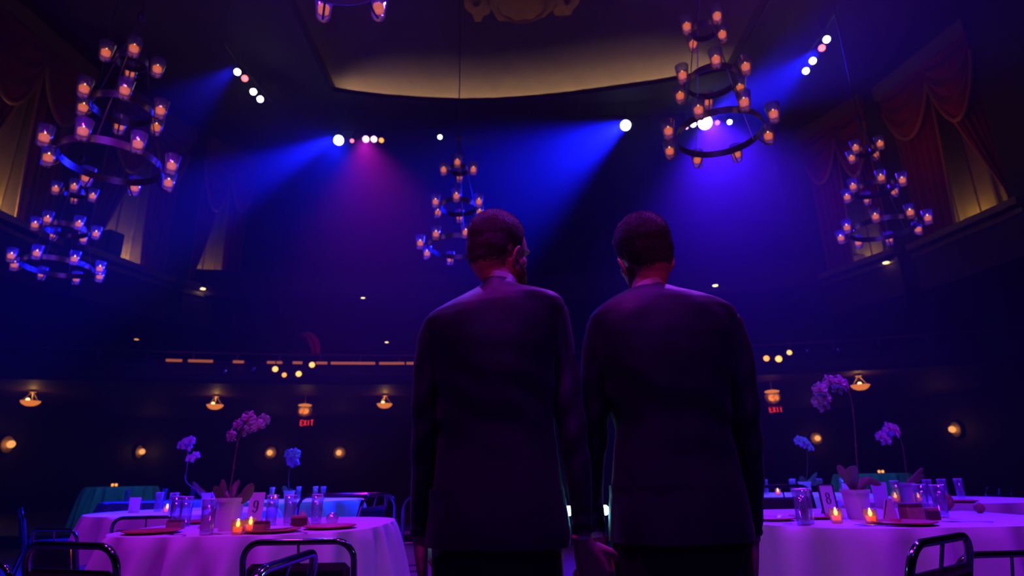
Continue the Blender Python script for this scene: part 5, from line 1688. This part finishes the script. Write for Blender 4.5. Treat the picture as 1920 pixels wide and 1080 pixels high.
HLINE_L = ([-0.12, -0.09, -0.05, -0.03, 0.0, 0.022, 0.032, 0.05, 0.07, 0.09, 0.11], [-0.075, -0.072, -0.055, -0.035, -0.012, -0.012, 0.03, 0.085, 0.105, 0.126, 0.15])
HLINE_R = ([-0.12, -0.09, -0.05, -0.03, 0.0, 0.020, 0.035, 0.06, 0.08, 0.10, 0.12], [-0.072, -0.070, -0.058, -0.035, -0.012, -0.010, 0.03, 0.06, 0.09, 0.12, 0.15])
man(dict(Y=1.70, axis=935, seed=1.3, label='bearded man in a dark plum suit seen from behind, head turned aside, holding hands', suit='suit_plum',
    rows=[(539, 902, 975, .070, 0), (546, 890, 990, .080, 2), (556, 862, 1022, .094, 14), (566, 832, 1046, .103, 22), (578, 810, 1056, .110, 26), (594, 799, 1060, .116, 24), (616, 798, 1057, .122, 16), (650, 806, 1050, .128, 8),
          (700, 815, 1043, .128, 0), (760, 820, 1040, .122, 0), (810, 822, 1042, .118, 0), (860, 820, 1048, .121, 0), (910, 814, 1056, .128, 0), (960, 806, 1064, .133, 0), (1000, 801, 1069, .135, 0), (1022, 799, 1066, .135, 0)],
    vents=(-0.115, 0.135),
    sleeves=[([(819, 607, 24), (809, 640, 28), (802, 690, 27), (799, 760, 26), (797, 820, 25), (795, 880, 24), (792, 935, 22), (788, 985, 18.5), (788, 1002, 18)], (0, 0, -.005, -.01, -.005, .005, .012, .02, .02), 'l'),
             ([(1040, 583, 25), (1048, 640, 28), (1056, 700, 29), (1066, 760, 28.5), (1075, 820, 27), (1082, 870, 25), (1087, 920, 22.5), (1090, 965, 19), (1092, 1000, 18)], (0, 0, -.005, -.02, -.03, -.035, -.04, -.04, -.04), 'r')],
    neck=(936, 513, 33.5, -0.006),
    head=dict(top=(928, 405), cx=935, cy=470, k=1.0, yaw=math.radians(-43), roll=math.radians(3), nod=math.radians(-3), dy=0.015),
    hl=HLINE_L, hair_t=0.0042, hair_l=0.0045, hair='hair_brown', beard=True, hips=(812, 1054), leg_dx=0.095,
    hands=[dict(arm=0, d=(0.10, 0.10, -1), n=(1, 0.1, 0.1), thumb=-1, curl=(16, 24, 20)), dict(arm=1, d=(0.34, 0.20, -1), n=(0.25, 1, 0.1), thumb=1, curl=(38, 46, 34))]))
man(dict(Y=1.72, axis=1245, seed=5.7, label='dark-haired man in a dark navy suit seen from behind, head tilted towards the other', suit='suit_navy',
    rows=[(545, 1180, 1262, .070, 0), (551, 1162, 1280, .080, 2), (561, 1138, 1315, .094, 8), (573, 1118, 1348, .103, 14), (587, 1106, 1370, .110, 16), (603, 1104, 1378, .116, 12), (630, 1110, 1378, .124, 6), (665, 1116, 1376, .128, 0),
          (710, 1126, 1371, .128, 0), (760, 1142, 1364, .122, 0), (800, 1154, 1367, .118, 0), (860, 1150, 1379, .121, 0), (905, 1148, 1388, .128, 0), (950, 1143, 1398, .133, 0), (995, 1142, 1408, .135, 0), (1012, 1143, 1407, .135, 4)],
    vents=(-0.14, 0.125),
    sleeves=[([(1122, 610, 22), (1117, 655, 26), (1115, 715, 28), (1115, 775, 28), (1113, 830, 26), (1109, 880, 22), (1111, 930, 20), (1115, 970, 18.5), (1119, 1000, 18)], (.01, .02, .03, .04, .045, .05, .045, .03, .02), 'l'),
             ([(1367, 603, 23), (1381, 650, 27), (1389, 710, 28), (1396, 770, 27), (1401, 830, 26.5), (1405, 890, 25), (1408, 940, 22), (1409, 985, 19), (1409, 1002, 18)], (0, 0, -.005, -.01, -.005, .01, .02, .03, .03), 'r')],
    neck=(1219, 527, 35, 0.012),
    head=dict(top=(1203, 412), cx=1207, cy=480, k=0.99, yaw=math.radians(11), roll=math.radians(-8), nod=math.radians(-2), dy=0.02),
    hl=HLINE_R, hair_t=0.0075, hair_l=0.0075, hair='hair_dark', hips=(1148, 1402), leg_dx=0.10,
    hands=[dict(arm=0, d=(-0.34, -0.05, -1), n=(-0.2, -1, 0.1), thumb=-1, curl=(38, 46, 34)), dict(arm=1, d=(-0.10, 0.10, -1), n=(-1, 0.1, 0.1), thumb=1, curl=(16, 24, 20))]))
